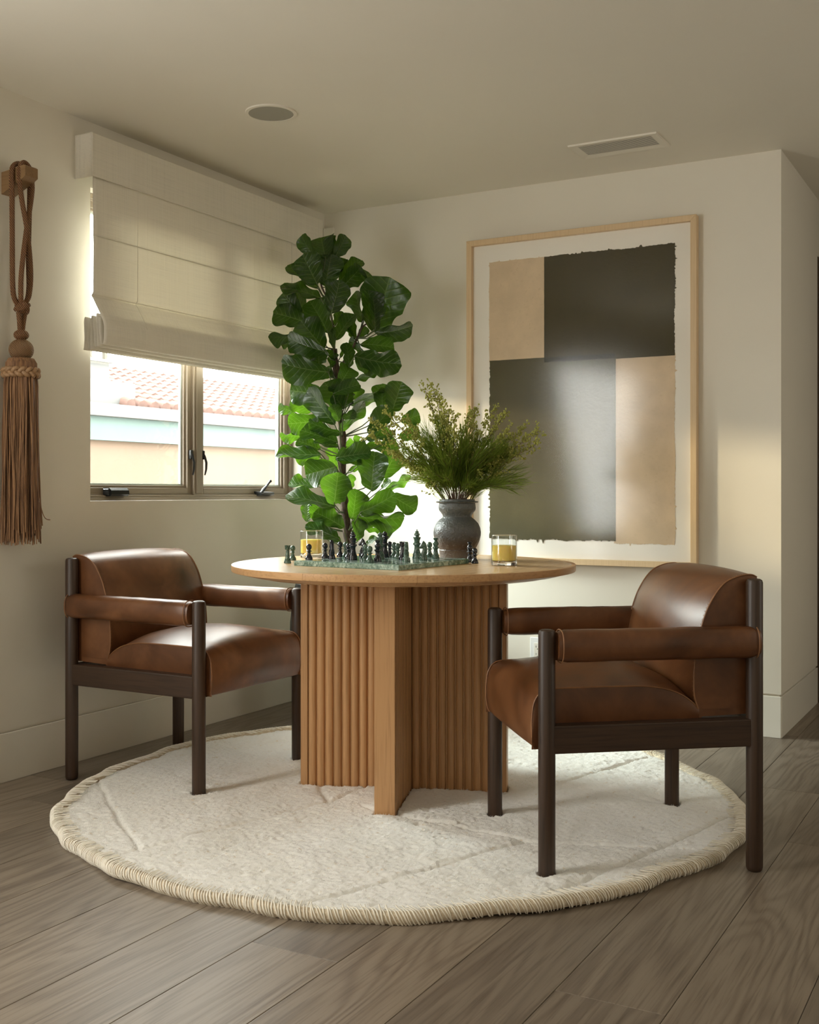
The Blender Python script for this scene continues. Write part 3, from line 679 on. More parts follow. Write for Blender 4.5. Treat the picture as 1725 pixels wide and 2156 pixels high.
# ============================================================ ARMCHAIRS
def make_chair(label, loc, rz):
    c = thing('armchair', label, 'armchair', loc, rz, 'leather armchairs at the round table')
    LX, LY, LR = .29, .2825, .0225
    for sx, hgt in ((1, .662), (-1, .787)):
        for sy in (-1, 1):
            mb = MB().lathe([(LR-.007, .0), (LR-.002, .004), (LR, .012), (LR, hgt-.010), (LR-.0025, hgt-.003), (LR-.008, hgt)], 28)
            link('leg', mb, M_dark, c, 40, (sx*LX, sy*LY, 0))
    for sy in (-1, 1): link('side_rail', MB().box(-LX+.01, LX-.01, min(sy*(LY-.030), sy*(LY+.015)), max(sy*(LY-.030), sy*(LY+.015)), .338, .4115, b=.004), M_darkx, c)
    link('front_rail', MB().box(LX-.04, LX-.012, -LY+.01, LY-.01, .345, .405, b=.003), M_dark, c); link('back_rail', MB().box(-LX-.014, -LX+.014, -LY+.01, LY-.01, .338, .410, b=.004), M_dark, c)
    HW = .2575
    # seat cushion: profiles across the width
    mb = MB(); loops = []; ny = 26
    for j in range(ny+1):
        u = -1+2*j/ny; uu = math.copysign(abs(u)**.8, u); y = HW*uu; cr = (1-abs(uu)**2.6); e = (1-abs(uu)**24)
        pr = [(-.15, .412), (.0, .410), (.15, .410), (.262, .410), (.272, .352), (.284, .342), (.300, .341), (.313+.004*cr, .347), (.320+.007*cr, .365), (.3235+.012*cr, .405), (.3215+.013*cr, .440), (.316+.010*cr, .468+.004*cr), (.303+.005*cr, .489+.010*cr), (.283, .4985+.017*cr), (.25, .501+.026*cr), (.18, .502+.034*cr), (.08, .502+.038*cr), (.0, .499+.038*cr), (-.06, .488+.036*cr), (-.105, .467+.036*cr), (-.135, .441+.040*cr), (-.150, .43+.03*cr)]
        pr = [(x*(1)-(.0*(1-e)), z) for x, z in pr]
        loops.append([(x, y, z) for x, z in pr])
    mb.loft(loops); s_ = link('seat', mb, M_leather, c, 42)
    def seat_seam(sy): return [(-.142, sy*(HW+.0005), .438), (-.105, sy*(HW+.001), .4685), (-.06, sy*(HW+.0012), .489), (.0, sy*(HW+.0014), .5005), (.08, sy*(HW+.0014), .5035), (.18, sy*(HW+.0014), .5035), (.25, sy*(HW+.0014), .5025), (.283, sy*(HW+.0014), .500), (.303, sy*(HW+.0014), .4905), (.317, sy*(HW+.0014), .469), (.3225, sy*(HW+.0012), .44), (.3245, sy*(HW+.001), .405), (.321, sy*(HW+.001), .365), (.313, sy*(HW+.0008), .345)]
    # side panel below the seam, slightly puffed
    for sy in (-1, 1):
        sp_ = MB(); edge = smooth_prof(seat_seam(sy), 3); base = [(x, y, .411 if x < .262 else .344) for x, y, z in edge]
        rows = 6; lps = []
        for r_ in range(rows+1):
            t = r_/rows; lps.append([(e[0]*(1-t)+b_[0]*t+(-.0), e[1]+sy*.0035*math.sin(PI*t), e[2]*(1-t)+b_[2]*t) for e, b_ in zip(edge, base)])
        n = len(edge); vs = [p for l in lps for p in l]; sp_.add(vs, [(r_*n+k, r_*n+k+1, (r_+1)*n+k+1, (r_+1)*n+k) for r_ in range(rows) for k in range(n-1)])
        link('side_panel', sp_, M_leather, s_, 60)
        mbs = MB().tube(smooth_prof(seat_seam(sy), 4), .0022, 6); link('seam', mbs, M_piping, s_, 60)
    # backrest
    mb = MB(); loops = []
    bp = [(-.140, .415), (-.140, .436), (-.129, .470), (-.127, .52), (-.131, .57), (-.139, .62), (-.150, .662), (-.166, .706), (-.184, .738), (-.203, .763), (-.222, .779), (-.244, .789), (-.268, .795), (-.292, .7965), (-.308, .790), (-.315, .776), (-.317, .74), (-.317, .60), (-.315, .42)]
    for j in range(ny+1):
        u = -1+2*j/ny; uu = math.copysign(abs(u)**.8, u); y = .2585*uu; cr = (1-abs(uu)**2.4)
        l = []
        for k, (x, z) in enumerate(bp):
            w_ = math.exp(-((z-.60)/.16)**2) if k < 14 else 0
            tp = 1 if 9 <= k <= 14 else 0
            l.append((x+.026*cr*w_+(.010*cr if 7 <= k <= 10 else 0), y, z+.010*cr*tp))
        loops.append(l)
    mb.loft(loops); b_ = link('backrest', mb, M_leather, c, 42)
    for sy in (-1, 1):
        ed = [(x, sy*.2595, z) for x, z in bp[1:15]]
        link('seam', MB().tube(smooth_prof(ed, 4), .0024, 6), M_piping, b_, 60)
        sp_ = MB(); edge = smooth_prof(ed, 2); n = len(edge); rows = 5; lps = []
        for r_ in range(rows+1):
            t = r_/rows; lps.append([(e[0]*(1-t)+(-.300)*t, e[1]+sy*.0035*math.sin(PI*min(1, t*1.2)), e[2]*(1-t)+min(e[2], .77)*t) for e in edge])
        vs = [p for l in lps for p in l]; sp_.add(vs, [(r_*n+k, r_*n+k+1, (r_+1)*n+k+1, (r_+1)*n+k) for r_ in range(rows) for k in range(n-1)])
        link('side_panel', sp_, M_leather, b_, 60)
        # stitches
        stt = MB(); e2 = smooth_prof(ed, 8)
        for k in range(4, len(e2)-12, 2):
            p = Vector(e2[k]); q_ = Vector(e2[k+1]); d_ = (q_-p)*.55; off = Vector((.0022, -sy*.0042, .0016)); stt.tube([p+off, p+off+d_], .0007, 4)
        tag(link('stitching', stt, M_stitch, b_), None, kind='stuff')
    for sy in (-1, 1):
        mb = MB(); loops = []; x0_, x1_ = -.296, .2655; nx_ = 22
        for i in range(nx_+1):
            t = i/nx_; x = x0_+(x1_-x0_)*t; ex = min(1, min(i, nx_-i)/1.5+.86); dz = .0022*mnoise.noise(Vector((x*14, sy*3, 1)))
            l = []
            for k in range(24):
                a = 2*PI*k/24; cc, ss = math.cos(a), math.sin(a); ax2 = math.copysign(abs(cc)**.72, cc); az2 = math.copysign(abs(ss)**.80, ss)
                l.append((x, sy*(LY+.002)+(.0365+dz)*ax2*ex, .618+(.0425+dz)*az2*ex))
            loops.append(l)
        mb.loft(loops); ar = link('arm', mb, M_leather, c, 45)
        for x in (x0_+.010, x1_-.010):
            pts = [(x, sy*(LY+.002)+.0372*math.copysign(abs(math.cos(a))**.72, math.cos(a)), .618+.0432*math.copysign(abs(math.sin(a))**.8, math.sin(a))) for a in [2*PI*k/28 for k in range(29)]]
            link('piping', MB().tube(pts, .0018, 5), M_piping, ar, 60)
    return c
def LDw(l, d): 
    th = math.atan(1312.5/2380); s, c_ = math.sin(th), math.cos(th); return (3.1674+d*-s+l*c_, -4.8425+d*c_+l*s)
ch_r = make_chair('brown leather armchair with dark wood frame, the nearer one at the right of the table', (2.107, -1.681, 0), R(218.4))
ch_l = dup(ch_r, (.469, -1.625, 0), R(-.6), 'brown leather armchair with dark wood frame, left of the table beneath the window')

# ============================================================ CHESS
def marble(name, a, b, c, sc=22, rough=.16, thr=(.35, .6)):
    t = NT(name); v = t.coord(rand=9.); n = t.noise(v, sc, 6, .68, .8); n2 = t.noise(v, sc*3.5, 4, .7)
    col = t.ramp(n, [(thr[0], a), (.5, b), (thr[1]+.08, c)]); col = t.mix(t.ramp(n2, [(.42, (0, 0, 0)), (.62, (1, 1, 1))]), col, a)
    t.set(Base_Color=col, Roughness=rough, Specular_IOR_Level=.6); return t.m
M_bgreen = marble('board_marble', (.10, .18, .14), (.34, .47, .39), (.54, .66, .58), 26, .22)
M_tdark = marble('dark_square', (.05, .10, .075), (.12, .20, .15), (.22, .33, .26), 30, .12); M_tlight = marble('light_square', (.20, .28, .24), (.42, .50, .45), (.62, .68, .64), 24, .12)
M_pg = marble('green_marble', (.025, .055, .038), (.075, .135, .095), (.19, .27, .20), 60, .14); M_pb = marble('black_marble', (.004, .005, .009), (.012, .014, .022), (.05, .055, .075), 50, .10, (.4, .75))
BN = Vector((1.463, -1.820, 0)); BL = Vector((1.039, -1.782, 0)); BRt = Vector((1.486, -1.411, 0)); e1 = (BL-BN); e1l = .418; ang = math.atan2(-e1.y, -e1.x)
bc = BN + e1.normalized()*e1l/2 + Vector((-e1.normalized().y, e1.normalized().x, 0))*-e1l/2
cb = thing('chess_board', 'green marble chess board with light and dark squares on the oak table', 'chess board', (bc.x, bc.y, TH), ang)
hb = e1l/2
link('slab', MB().box(-hb, hb, -hb, hb, 0, .0158, b=.0012), M_bgreen, cb)
sq = (e1l-.044)/8; sqm = MB().box(-sq/2+.0003, sq/2-.0003, -sq/2+.0003, sq/2-.0003, .0150, .0168, b=.0003)
sqd = sqm.mesh('square'); sqd.materials.append(M_tdark); sql = sqm.mesh('square'); sql.materials.append(M_tlight)
for i in range(8):
    for j in range(8): link('square', sqd if (i+j) % 2 else sql, None, cb, loc=((i-3.5)*sq, (j-3.5)*sq, 0))
bd_ = MB()
for s in (-1, 1): bd_.box(-hb+.004, hb-.004, s*(hb-.004)-(.0165 if s > 0 else 0), s*(hb-.004)+(0 if s > 0 else .0165), .0150, .0164)
link('border', bd_, M_bgreen, cb)
BT = TH+.0168
PROF = {
 'pawn': [(.0118, 0), (.0124, .0025), (.0112, .0055), (.0116, .0078), (.0088, .0120), (.0066, .0165), (.0052, .0235), (.0062, .0262), (.0102, .0278), (.0098, .0292), (.0058, .0305), (.0054, .0330), (.0078, .0358), (.0090, .0395), (.0092, .0425), (.0084, .0465), (.0062, .0500), (.0030, .0523), (.0, .0528)],
 'rook': [(.0122, 0), (.0128, .003), (.0114, .0065), (.0120, .0095), (.0092, .0145), (.0072, .0230), (.0060, .0340), (.0056, .0440), (.0084, .0470), (.0092, .0570), (.0070, .0572), (.0062, .0530), (.0, .0530)],
 'bishop': [(.0125, 0), (.0131, .003), (.0116, .0068), (.0120, .0100), (.0092, .0155), (.0074, .0230), (.0066, .0290), (.0080, .0330), (.0112, .0355), (.0106, .0385), (.0066, .0405), (.0076, .0440), (.0098, .0485), (.0094, .0540), (.0062, .0580), (.0050, .0605), (.0072, .0640), (.0084, .0690), (.0060, .0700), (.0, .0702)],
 'queen': [(.0148, 0), (.0154, .004), (.0136, .0085), (.0146, .0125), (.0110, .0200), (.0084, .0290), (.0078, .0380), (.0090, .0420), (.0128, .0450), (.0124, .0490), (.0084, .0515), (.0090, .0600), (.0130, .0690), (.0126, .0712), (.0082, .0725), (.0070, .0750), (.0090, .0785), (.0086, .0830), (.0050, .0860), (.0036, .0885), (.0, .0895)],
 'king': [(.0152, 0), (.0158, .004), (.0140, .0085), (.0150, .0130), (.0114, .0210), (.0090, .0300), (.0084, .0400), (.0098, .0440), (.0134, .0475), (.0130, .0515), (.0090, .0540), (.0096, .0620), (.0128, .0700), (.0130, .0722), (.0080, .0730), (.0066, .0760), (.0096, .0790), (.0092, .0835), (.0060, .0860), (.0062, .0905), (.0040, .0930), (.0, .0932)]}
pmesh = {}
def piece_mesh(kind, colr):
    key = (kind, colr)
    if key in pmesh: return pmesh[key]
    mb = MB()
    if kind == 'knight':
        mb.lathe([(.0128, 0), (.0134, .003), (.0118, .0068), (.0124, .0100), (.0110, .0130), (.0, .0132)], 28)
        hd = [(-.0100, .012), (.0098, .012), (.0092, .020), (.0060, .028), (.0030, .034), (.0040, .0375), (.0085, .0395), (.0125, .0375), (.0145, .0400), (.0130, .0455), (.0085, .0530), (.0050, .0590), (.0020, .0640), (-.0025, .0620), (-.0075, .0560), (-.0115, .0460), (-.0128, .0340), (-.0122, .0220)]
        L = []
        for y, sc_ in ((-.0072, .62), (-.0064, .86), (-.0035, .98), (0, 1.), (.0035, .98), (.0064, .86), (.0072, .62)):
            L.append([((x+.001)*sc_-.001, y*(1.12 if z < .03 else .82), .036+(z-.036)*(sc_*.5+.5) if z > .013 else z) for x, z in hd])
        mb.loft(L); sm_ = 55
    else:
        mb.lathe(PROF[kind], 28, cap=False); mb.f.append(tuple(range(28))[::-1]); sm_ = 38
        if kind == 'rook':
            for k in range(5):
                a = 2*PI*k/5; mb.box(.0058, .0092, -.0028, .0028, .0560, .0605, M=Matrix.Rotation(a, 4, 'Z'))
        if kind == 'queen':
            for k in range(8):
                a = 2*PI*k/8; mb.sphere((.0118*math.cos(a), .0118*math.sin(a), .0715), .0022, 6, 4)
        if kind == 'king': mb.box(-.0016, .0016, -.0052, .0052, .0915, .0945).box(-.0016, .0016, -.0016, .0016, .0905, .0985)
    me = mb.mesh(kind, sm_); me.materials.append(M_pb if colr == 'black' else M_pg); pmesh[key] = me; return me
def piece(kind, colr, x, y, z, label, rz=0.):
    o = link('chess_'+kind, piece_mesh(kind, colr), None, loc=(x, y, z)); o.rotation_euler = (0, 0, rz)
    return tag(o, label, 'chess piece', colr+' marble chess pieces on the table')
B_, G_ = 'black', 'green'
for a in [
 ('rook', G_, .957, -1.690, TH, 'green marble rook on the table, just left of the board', 0),
 ('pawn', G_, .880, -1.548, TH, 'green marble pawn on the table between the captured rook and the far juice glass', 0),
 ('bishop', B_, 1.478, -1.350, TH, 'taller black captured piece on the table in front of the dark vase', 0),
 ('pawn', B_, 1.518, -1.395, TH, 'black marble pawn on the table to the right of the board, near the vase', 0),
 ('pawn', B_, 1.066, -1.722, BT, 'black marble pawn nearest the left corner of the board, in front of the far juice', 0),
 ('pawn', B_, 1.072, -1.634, BT, 'black marble pawn just left of the knight seen from behind', 0),
 ('knight', B_, 1.112, -1.655, BT, 'black marble knight turned away, among the pawns on the left of the board', 2.4),
 ('pawn', B_, 1.072, -1.540, BT, 'black marble pawn just right of the knight seen from behind', 0),
 ('pawn', G_, 1.098, -1.545, BT, 'green marble pawn half hidden behind a black pawn, left of the tall black king', 0),
 ('pawn', B_, 1.155, -1.618, BT, 'black marble pawn touching the left side of the tall black king', 0),
 ('king', B_, 1.206, -1.672, BT, 'tall black marble king on the left half of the board', .5),
 ('knight', B_, 1.120, -1.470, BT, 'black marble knight behind a black pawn, right of the tall black king', 3.6),
 ('pawn', B_, 1.170, -1.540, BT, 'black marble pawn standing before the far black knight', 0),
 ('pawn', G_, 1.252, -1.668, BT, 'green marble pawn behind the frontmost green pawn', 0),
 ('pawn', G_, 1.312, -1.741, BT, 'green marble pawn nearest the front edge of the board', 0),
 ('bishop', B_, 1.320, -1.705, BT, 'black marble bishop just right of the frontmost green pawn', 0),
 ('queen', G_, 1.255, -1.578, BT, 'green marble queen behind the front black bishop', 0),
 ('queen', B_, 1.222, -1.490, BT, 'black marble queen half hidden behind the green queen', .5),
 ('pawn', B_, 1.208, -1.432, BT, 'black marble pawn alone to the right of the two queens', 0),
 ('pawn', G_, 1.252, -1.478, BT, 'left of the two green marble pawns in the middle of the board', 0),
 ('pawn', G_, 1.299, -1.536, BT, 'right of the two green marble pawns, beside the black rook', 0),
 ('rook', B_, 1.344, -1.585, BT, 'black marble rook behind the front green knight', 0),
 ('knight', G_, 1.398, -1.655, BT, 'green marble knight near the front right edge of the board', -.9),
 ('king', G_, 1.348, -1.491, BT, 'tall green marble king on the right half of the board', .4),
 ('knight', G_, 1.406, -1.553, BT, 'green marble knight facing left beside the tall green king', 3.75),
 ('pawn', G_, 1.348, -1.400, BT, 'green marble pawn at the right, between a green knight and a green bishop', 0),
 ('bishop', G_, 1.404, -1.462, BT, 'green marble bishop farthest right on the board', 0)]:
    piece(*a)

# ============================================================ VASE
def pottery():
    t = NT('dark_stoneware'); v = t.coord(); a = t.noise(v, 30, 5, .7); sp_ = t.n('ShaderNodeSeparateXYZ'); t.l(v, sp_.inputs[0])
    z = t.math('MULTIPLY_ADD', a, .03, sp_.outputs['Z'])
    c = t.ramp(t.math('MULTIPLY', z, 5), [(.10, (.12, .10, .085)), (.33, (.055, .032, .022)), (.48, (.055, .050, .046)), (.75, (.090, .095, .090))])
    c = t.mix(t.ramp(t.noise(v, 90, 3, .7), [(.55, (0, 0, 0)), (.75, (1, 1, 1))]), c, (.14, .13, .12))
    t.set(Base_Color=c, Roughness=t.ramp(a, [(.3, (.32,)*3), (.7, (.55,)*3)]), Metallic=.08, Specular_IOR_Level=.6); t.bump(t.math('ADD', t.noise(v, 45, 4, .6), t.math('MULTIPLY', t.noise(v, 160, 2), .4)), .8, .006); return t.m
M_pot = pottery()
VX, VY = 1.363, -1.217
va = thing('vase', 'dark stoneware vase with narrow neck and flanged rim on the table', 'vase', (VX, VY, TH))
link('body', MB().lathe([(.058, 0), (.0625, .001), (.0628, .006), (.0640, .030), (.0655, .0335), (.0640, .0365), (.0700, .046), (.0790, .065), (.0843, .085), (.0850, .098), (.0825, .113), (.0750, .130), (.0630, .1425), (.0540, .149), (.0515, .1525), (.0520, .158), (.0570, .166), (.0650, .176), (.0665, .184), (.0655, .196), (.0640, .2055), (.0625, .2060), (.0605, .200), (.0590, .19), (.05, .15), (.06, .1), (.0, .02)], 56, cap=False), M_pot, va, 40)
link('rim_flange', MB().lathe([(.0595, .2020), (.0640, .2015), (.0740, .2030), (.0765, .2055), (.0745, .2080), (.0640, .2095), (.0632, .2140), (.0610, .2155), (.0590, .2140), (.0590, .2040)], 56, cap=False), M_pot, va, 40)

# ============================================================ FLOWERS IN THE VASE
def leafy(name, base, thru, f):
    t = NT(name); n = t.noise(t.coord(), 30, 3); t.set(Base_Color=t.ramp(n, [(.3, tuple(c*.55 for c in base)), (.7, base)]), Roughness=.55, Specular_IOR_Level=.3)
    tr = t.n('ShaderNodeBsdfTranslucent'); tr.inputs[0].default_value = (*thru, 1); mx = t.n('ShaderNodeMixShader'); mx.inputs[0].default_value = f
    t.l(t.b.outputs[0], mx.inputs[1]); t.l(tr.outputs[0], mx.inputs[2]); t.l(mx.outputs[0], t.o.inputs[0]); return t.m
M_needle = leafy('needle_leaf', (.17, .26, .045), (.38, .50, .06), .42); M_twig = plain('brown_twig', (.13, .07, .04), .7, var=.3); M_bud = leafy('olive_bud', (.56, .58, .15), (.6, .62, .1), .25)
rb = random.Random(12)
MOUTH = Vector((VX, VY, TH+.205))
TIPS = [(1.112, -1.419, 1.219), (1.109, -1.364, 1.264), (1.186, -1.413, 1.292), (1.218, -1.418, 1.15), (1.174, -1.271, 1.289), (1.265, -1.278, 1.384), (1.267, -1.22, 1.396), (1.337, -1.307, 1.352), (1.318, -1.214, 1.288), (1.4, -1.318, 1.283), (1.386, -1.166, 1.302), (1.421, -1.192, 1.306), (1.465, -1.134, 1.312), (1.529, -1.178, 1.293), (1.563, -1.228, 1.233), (1.633, -1.109, 1.237), (1.645, -1.16, 1.189), (1.55, -1.064, 1.246)]
SL = ['budding stem leaning farthest left over the board', 'budding stem arching left above the farthest left one', 'budding stem at left leaning towards the viewer', 'drooping budding stem hanging lowest at the left', 'budding stem leaning left in front of the fig leaves', 'budding stem just left of the tallest one', 'tallest budding stem in the vase', 'budding stem just right of the tallest one', 'budding stem behind the right side of the tall spray', 'short budding stem at the middle front of the bunch', 'short budding stem at the middle back of the bunch', 'budding stem before the left rail of the picture frame', 'budding stem before the torn left edge of the collage', 'upper budding stem of the right hand spray', 'lower budding stem of the right hand spray', 'budding stem leaning farthest right', 'lowest budding stem at the far right', 'budding stem at right, leaning back to the picture']
CAMV = Vector((3.1674, -4.8425, 1.021))
def bez(a, b, c, t): return a*(1-t)**2+b*2*t*(1-t)+c*t*t
def needle(mb, p, d, L, w):
    d = d.normalized(); s = d.cross(Vector((rb.uniform(-1, 1), rb.uniform(-1, 1), rb.uniform(-1, 1)))).normalized()*w
    q = p+d*L*.55+Vector((0, 0, rb.uniform(-.002, .002))); e = p+d*L+Vector((0, 0, L*rb.uniform(-.08, .16)))
    mb.add([p, q+s, q-s, e], [(0, 1, 3, 2)])
    n = d.cross(s).normalized()*w; mb.add([p, q+n, q-n, e], [(0, 1, 3, 2)])
def ndir(t_, spread):
    r_ = Vector((rb.uniform(-1, 1), rb.uniform(-1, 1), rb.uniform(-1, 1))); return (t_.normalized()+r_*spread)
for k, tp in enumerate(TIPS):
    tp = Vector(tp); h = tp-MOUTH; base = MOUTH+Vector((-h.x*.06+rb.uniform(-.012, .012), -h.y*.06+rb.uniform(-.012, .012), -.17)); base.x = VX+max(-.03, min(.03, base.x-VX)); base.y = VY+max(-.03, min(.03, base.y-VY))
    mid = MOUTH+Vector((h.x*.06, h.y*.06, .02+abs(h.z)*.25)); root = thing('flower_stem', 'yellow green '+SL[k], 'flower stem', tuple(base), 0, 'budding stems in the dark vase')
    P = [bez(base, mid, tp, i/16)-base for i in range(17)]
    link('stem', MB().tube(P, [.0022-.0014*i/16 for i in range(17)], 6), M_twig, root, 60)
    bu = MB(); tw = MB(); nl = MB()
    L_ = (tp-base).length
    for i in range(34):
        t = .48+.52*(i+.5)/34; p = bez(base, mid, tp, t)-base; tg = (bez(base, mid, tp, min(1, t+.03))-bez(base, mid, tp, t-.03))
        d = ndir(tg, .75).normalized(); lb = (.030+.032*rb.random())*(1.15-.55*(t-.5)*2); e = p+d*lb+Vector((0, 0, .006))
        tw.tube([p, (p+e)/2+Vector((0, 0, .002)), e], .0006, 3, cap=False)
        for q in range(7):
            s = .3+.7*(q+1)/7; o = p.lerp(e, s)+Vector((rb.uniform(-1, 1), rb.uniform(-1, 1), rb.uniform(-1, 1)))*.0075
            tw.tube([p.lerp(e, s-.1), o], .0005, 3, cap=False)
            bu.sphere(o, rb.choice((.0026, .0031, .0036, .0042)), 6, 4)
    for i in range(110):
        t = .36+.42*rb.random(); p = bez(base, mid, tp, t)-base; tg = (bez(base, mid, tp, min(1, t+.03))-bez(base, mid, tp, t-.03)); needle(nl, p, ndir(tg, .50), rb.uniform(.045, .085), .0007)
    tag(link('twigs', tw, M_bud, root), None, kind='stuff'); tag(link('buds', bu, M_bud, root, 80), None, kind='stuff'); tag(link('needles', nl, M_needle, root), None, kind='stuff')
# uncountable needle foliage filling the bunch
root = thing('needle_foliage', 'dense green needle foliage filling the mouth of the dark vase', 'foliage', tuple(MOUTH)); nl = MB(); sm_ = MB()
for k in range(64):
    a = 2*PI*k/64*3.02+rb.uniform(-.1, .1); el = rb.uniform(.14, 1.3); L_ = rb.uniform(.17, .25)*(1.05 if el > .5 else 1)
    h = Vector((math.cos(a)*math.cos(el), math.sin(a)*math.cos(el), math.sin(el)))*L_; tp = h+Vector((0, 0, .02)); base = Vector((math.cos(a)*.022*rb.random(), math.sin(a)*.022*rb.random(), -.06))
    mid = Vector((h.x*.14, h.y*.14, h.length*.28+.025)); P = [bez(base, mid, tp, i/10) for i in range(11)]; sm_.tube(P, .0010, 4)
    for i in range(105):
        t = .40+.60*rb.random(); p = bez(base, mid, tp, t); tg = (bez(base, mid, tp, min(1, t+.03))-bez(base, mid, tp, t-.03)); needle(nl, p, ndir(tg, .42), rb.uniform(.04, .085), .0008)
tag(link('sprigs', sm_, M_twig, root, 60), None, kind='stuff'); tag(link('needles', nl, M_needle, root), None, kind='stuff'); root['kind'] = 'stuff'

# ============================================================ JUICE
def juice():
    t = NT('orange_juice'); t.set(Base_Color=(1.0, .72, .17), Roughness=.25, Subsurface_Weight=.4, Subsurface_Radius=(.02, .010, .002), Subsurface_Scale=1.); return t.m
M_juice = juice(); M_tumb = pane('tumbler_glass', .02, 1.6, (.975, .985, .98))
def tumbler(label, x, y, rz):
    g = thing('juice_glass', label, 'glass', (x, y, TH), rz, 'glasses of orange juice on the table')
    RO, RI, HT = .0425, .0402, .0985
    sqz = lambda r: r
    link('tumbler_wall', MB().lathe([(RO, .012), (RO, HT-.001), (RO-.0010, HT), (RI+.0003, HT-.0008), (RI, .012)], 48, cap=False), M_tumb, g, 30)
    link('tumbler_base', MB().lathe([(.0, .0004), (RO-.004, .0004), (RO-.0005, .002), (RO, .006), (RO, .0120), (RI, .0122), (RI-.003, .0140), (.0, .0142)], 48, cap=False), M_glass, g, 30)
    link('tumbler_rim', MB().tube([(RI*1.027*math.cos(a), RI*1.027*math.sin(a), HT) for a in [2*PI*k/48 for k in range(49)]], .0012, 6, cap=False), M_glass, g, 60)
    link('juice', MB().lathe([(.0, .0148), (RI-.0045, .0148), (RI-.0006, .0175), (RI-.0004, .0655), (RI-.0015, .0660), (.0, .0655)], 48, cap=False), M_juice, g, 40)
    return g
tumbler('glass of orange juice standing on the right side of the table', 1.645, -1.437, 0); tumbler('glass of orange juice at the left, behind the chess pieces', .838, -1.367, 0)
ba = link('glass_ball', MB().sphere((0, 0, .0125), .0125, 18, 12), M_glass, smooth=60, loc=(.905, -1.497, TH)); tag(ba, 'small clear glass ball on the table beside the far juice glass', 'ball')

# ============================================================ FIDDLE-LEAF FIG
def leaf_mat():
    t = NT('fig_leaf'); uv = t.n('ShaderNodeUVMap'); sx = t.n('ShaderNodeSeparateXYZ'); t.l(uv.outputs[0], sx.inputs[0])
    u = sx.outputs['X']; v = t.math('ABSOLUTE', t.math('SUBTRACT', sx.outputs['Y'], .5))
    mid = t.math('LESS_THAN', v, t.math('MULTIPLY_ADD', u, -.011, .019))
    s = t.math('SUBTRACT', u, t.math('MULTIPLY', v, .62)); fr = t.math('FRACT', t.math('MULTIPLY', s, 7.5)); dd = t.math('ABSOLUTE', t.math('SUBTRACT', fr, .5))
    side = t.math('LESS_THAN', dd, t.math('MULTIPLY_ADD', v, -.09, .055)); vein = t.math('MAXIMUM', mid, side)
    ob = t.coord(rand=7.); n = t.noise(ob, 14, 3)
    oi = t.n('ShaderNodeObjectInfo')
    c = t.ramp(n, [(.3, (.011, .029, .007)), (.7, (.027, .064, .014))])
    ge = t.n('ShaderNodeNewGeometry'); c = t.mix(t.math('MULTIPLY', ge.outputs['Backfacing'], .55), c, (.085, .13, .045))
    hv = t.n('ShaderNodeHueSaturation'); t.l(t.math('MULTIPLY_ADD', oi.outputs['Random'], .5, .75), hv.inputs['Value']); t.l(c, hv.inputs['Color'])
    c = t.mix(t.math('MULTIPLY', vein, .42), hv.outputs[0], (.17, .24, .08))
    t.set(Base_Color=c, Roughness=.27, Specular_IOR_Level=.5)
    h = t.math('ADD', t.math('MULTIPLY', t.math('SMOOTH_MIN', dd, .2, .1), 1.2), t.math('MULTIPLY', n, .3)); h2 = t.math('ADD', h, t.math('MULTIPLY', t.math('MINIMUM', v, .06), 8.))
    t.bump(h2, .5, .006)
    tr = t.n('ShaderNodeBsdfTranslucent'); t.l(t.mix(t.math('MULTIPLY', vein, .5), (.11, .25, .010), (.20, .33, .05)), tr.inputs[0])
    mx = t.n('ShaderNodeMixShader'); mx.inputs[0].default_value = .36; t.l(t.b.outputs[0], mx.inputs[1]); t.l(tr.outputs[0], mx.inputs[2]); t.l(mx.outputs[0], t.o.inputs[0]); return t.m
M_leaf = leaf_mat()
def bark():
    t = NT('fig_bark'); v = t.coord('Object', (1, 1, .35)); n = t.noise(v, 90, 5, .7); t.set(Base_Color=t.ramp(n, [(.35, (.035, .022, .015)), (.6, (.13, .085, .06)), (.75, (.24, .17, .12))]), Roughness=.9); t.bump(n, .9, .008); return t.m
M_bark = bark(); M_stalk = plain('leaf_stalk', (.10, .13, .05), .6, var=.3); M_fpot = plain('dark_planter', (.022, .026, .028), .45, var=.5, bump=.9, bscale=120, scale=60)
PB = Vector((.455, -.525, 0))
fig = thing('fiddle_leaf_fig', 'tall fiddle leaf fig tree standing in the corner behind the table', 'plant', (PB.x, PB.y, .50))
FO = Vector((-PB.x, -PB.y, -.50))
pot = thing('planter', 'dark textured round planter holding the fig behind the table', 'planter', (PB.x, PB.y, 0))
link('pot_body', MB().lathe([(.0, 0), (.150, 0), (.158, .006), (.205, .12), (.238, .26), (.248, .36), (.246, .44), (.236, .54), (.226, .595), (.222, .612), (.212, .614), (.206, .60), (.208, .50), (.20, .46)], 64, cap=False), M_fpot, pot, 40)
link('soil', MB().lathe([(.212, .52), (.15, .53), (.0, .535)], 40, cap=False), plain('potting_soil', (.03, .02, .014), .95, var=.4, bump=1, bscale=90), pot)
TRUNK= [(0.491, -0.529, 0.725), (0.485, -0.532, 0.767), (0.476, -0.537, 0.842), (0.468, -0.541, 0.927), (0.463, -0.544, 1.012), (0.455, -0.548, 1.098), (0.453, -0.549, 1.183), (0.455, -0.548, 1.268), (0.446, -0.554, 1.353), (0.438, -0.558, 1.439), (0.436, -0.559, 1.524), (0.427, -0.564, 1.609), (0.422, -0.567, 1.662)]
LEADER= [(0.423, -0.566, 1.652), (0.42, -0.568, 1.737), (0.41, -0.573, 1.822), (0.397, -0.58, 1.886), (0.375, -0.593, 1.939), (0.371, -0.595, 1.982), (0.384, -0.587, 2.035), (0.397, -0.58, 2.078)]
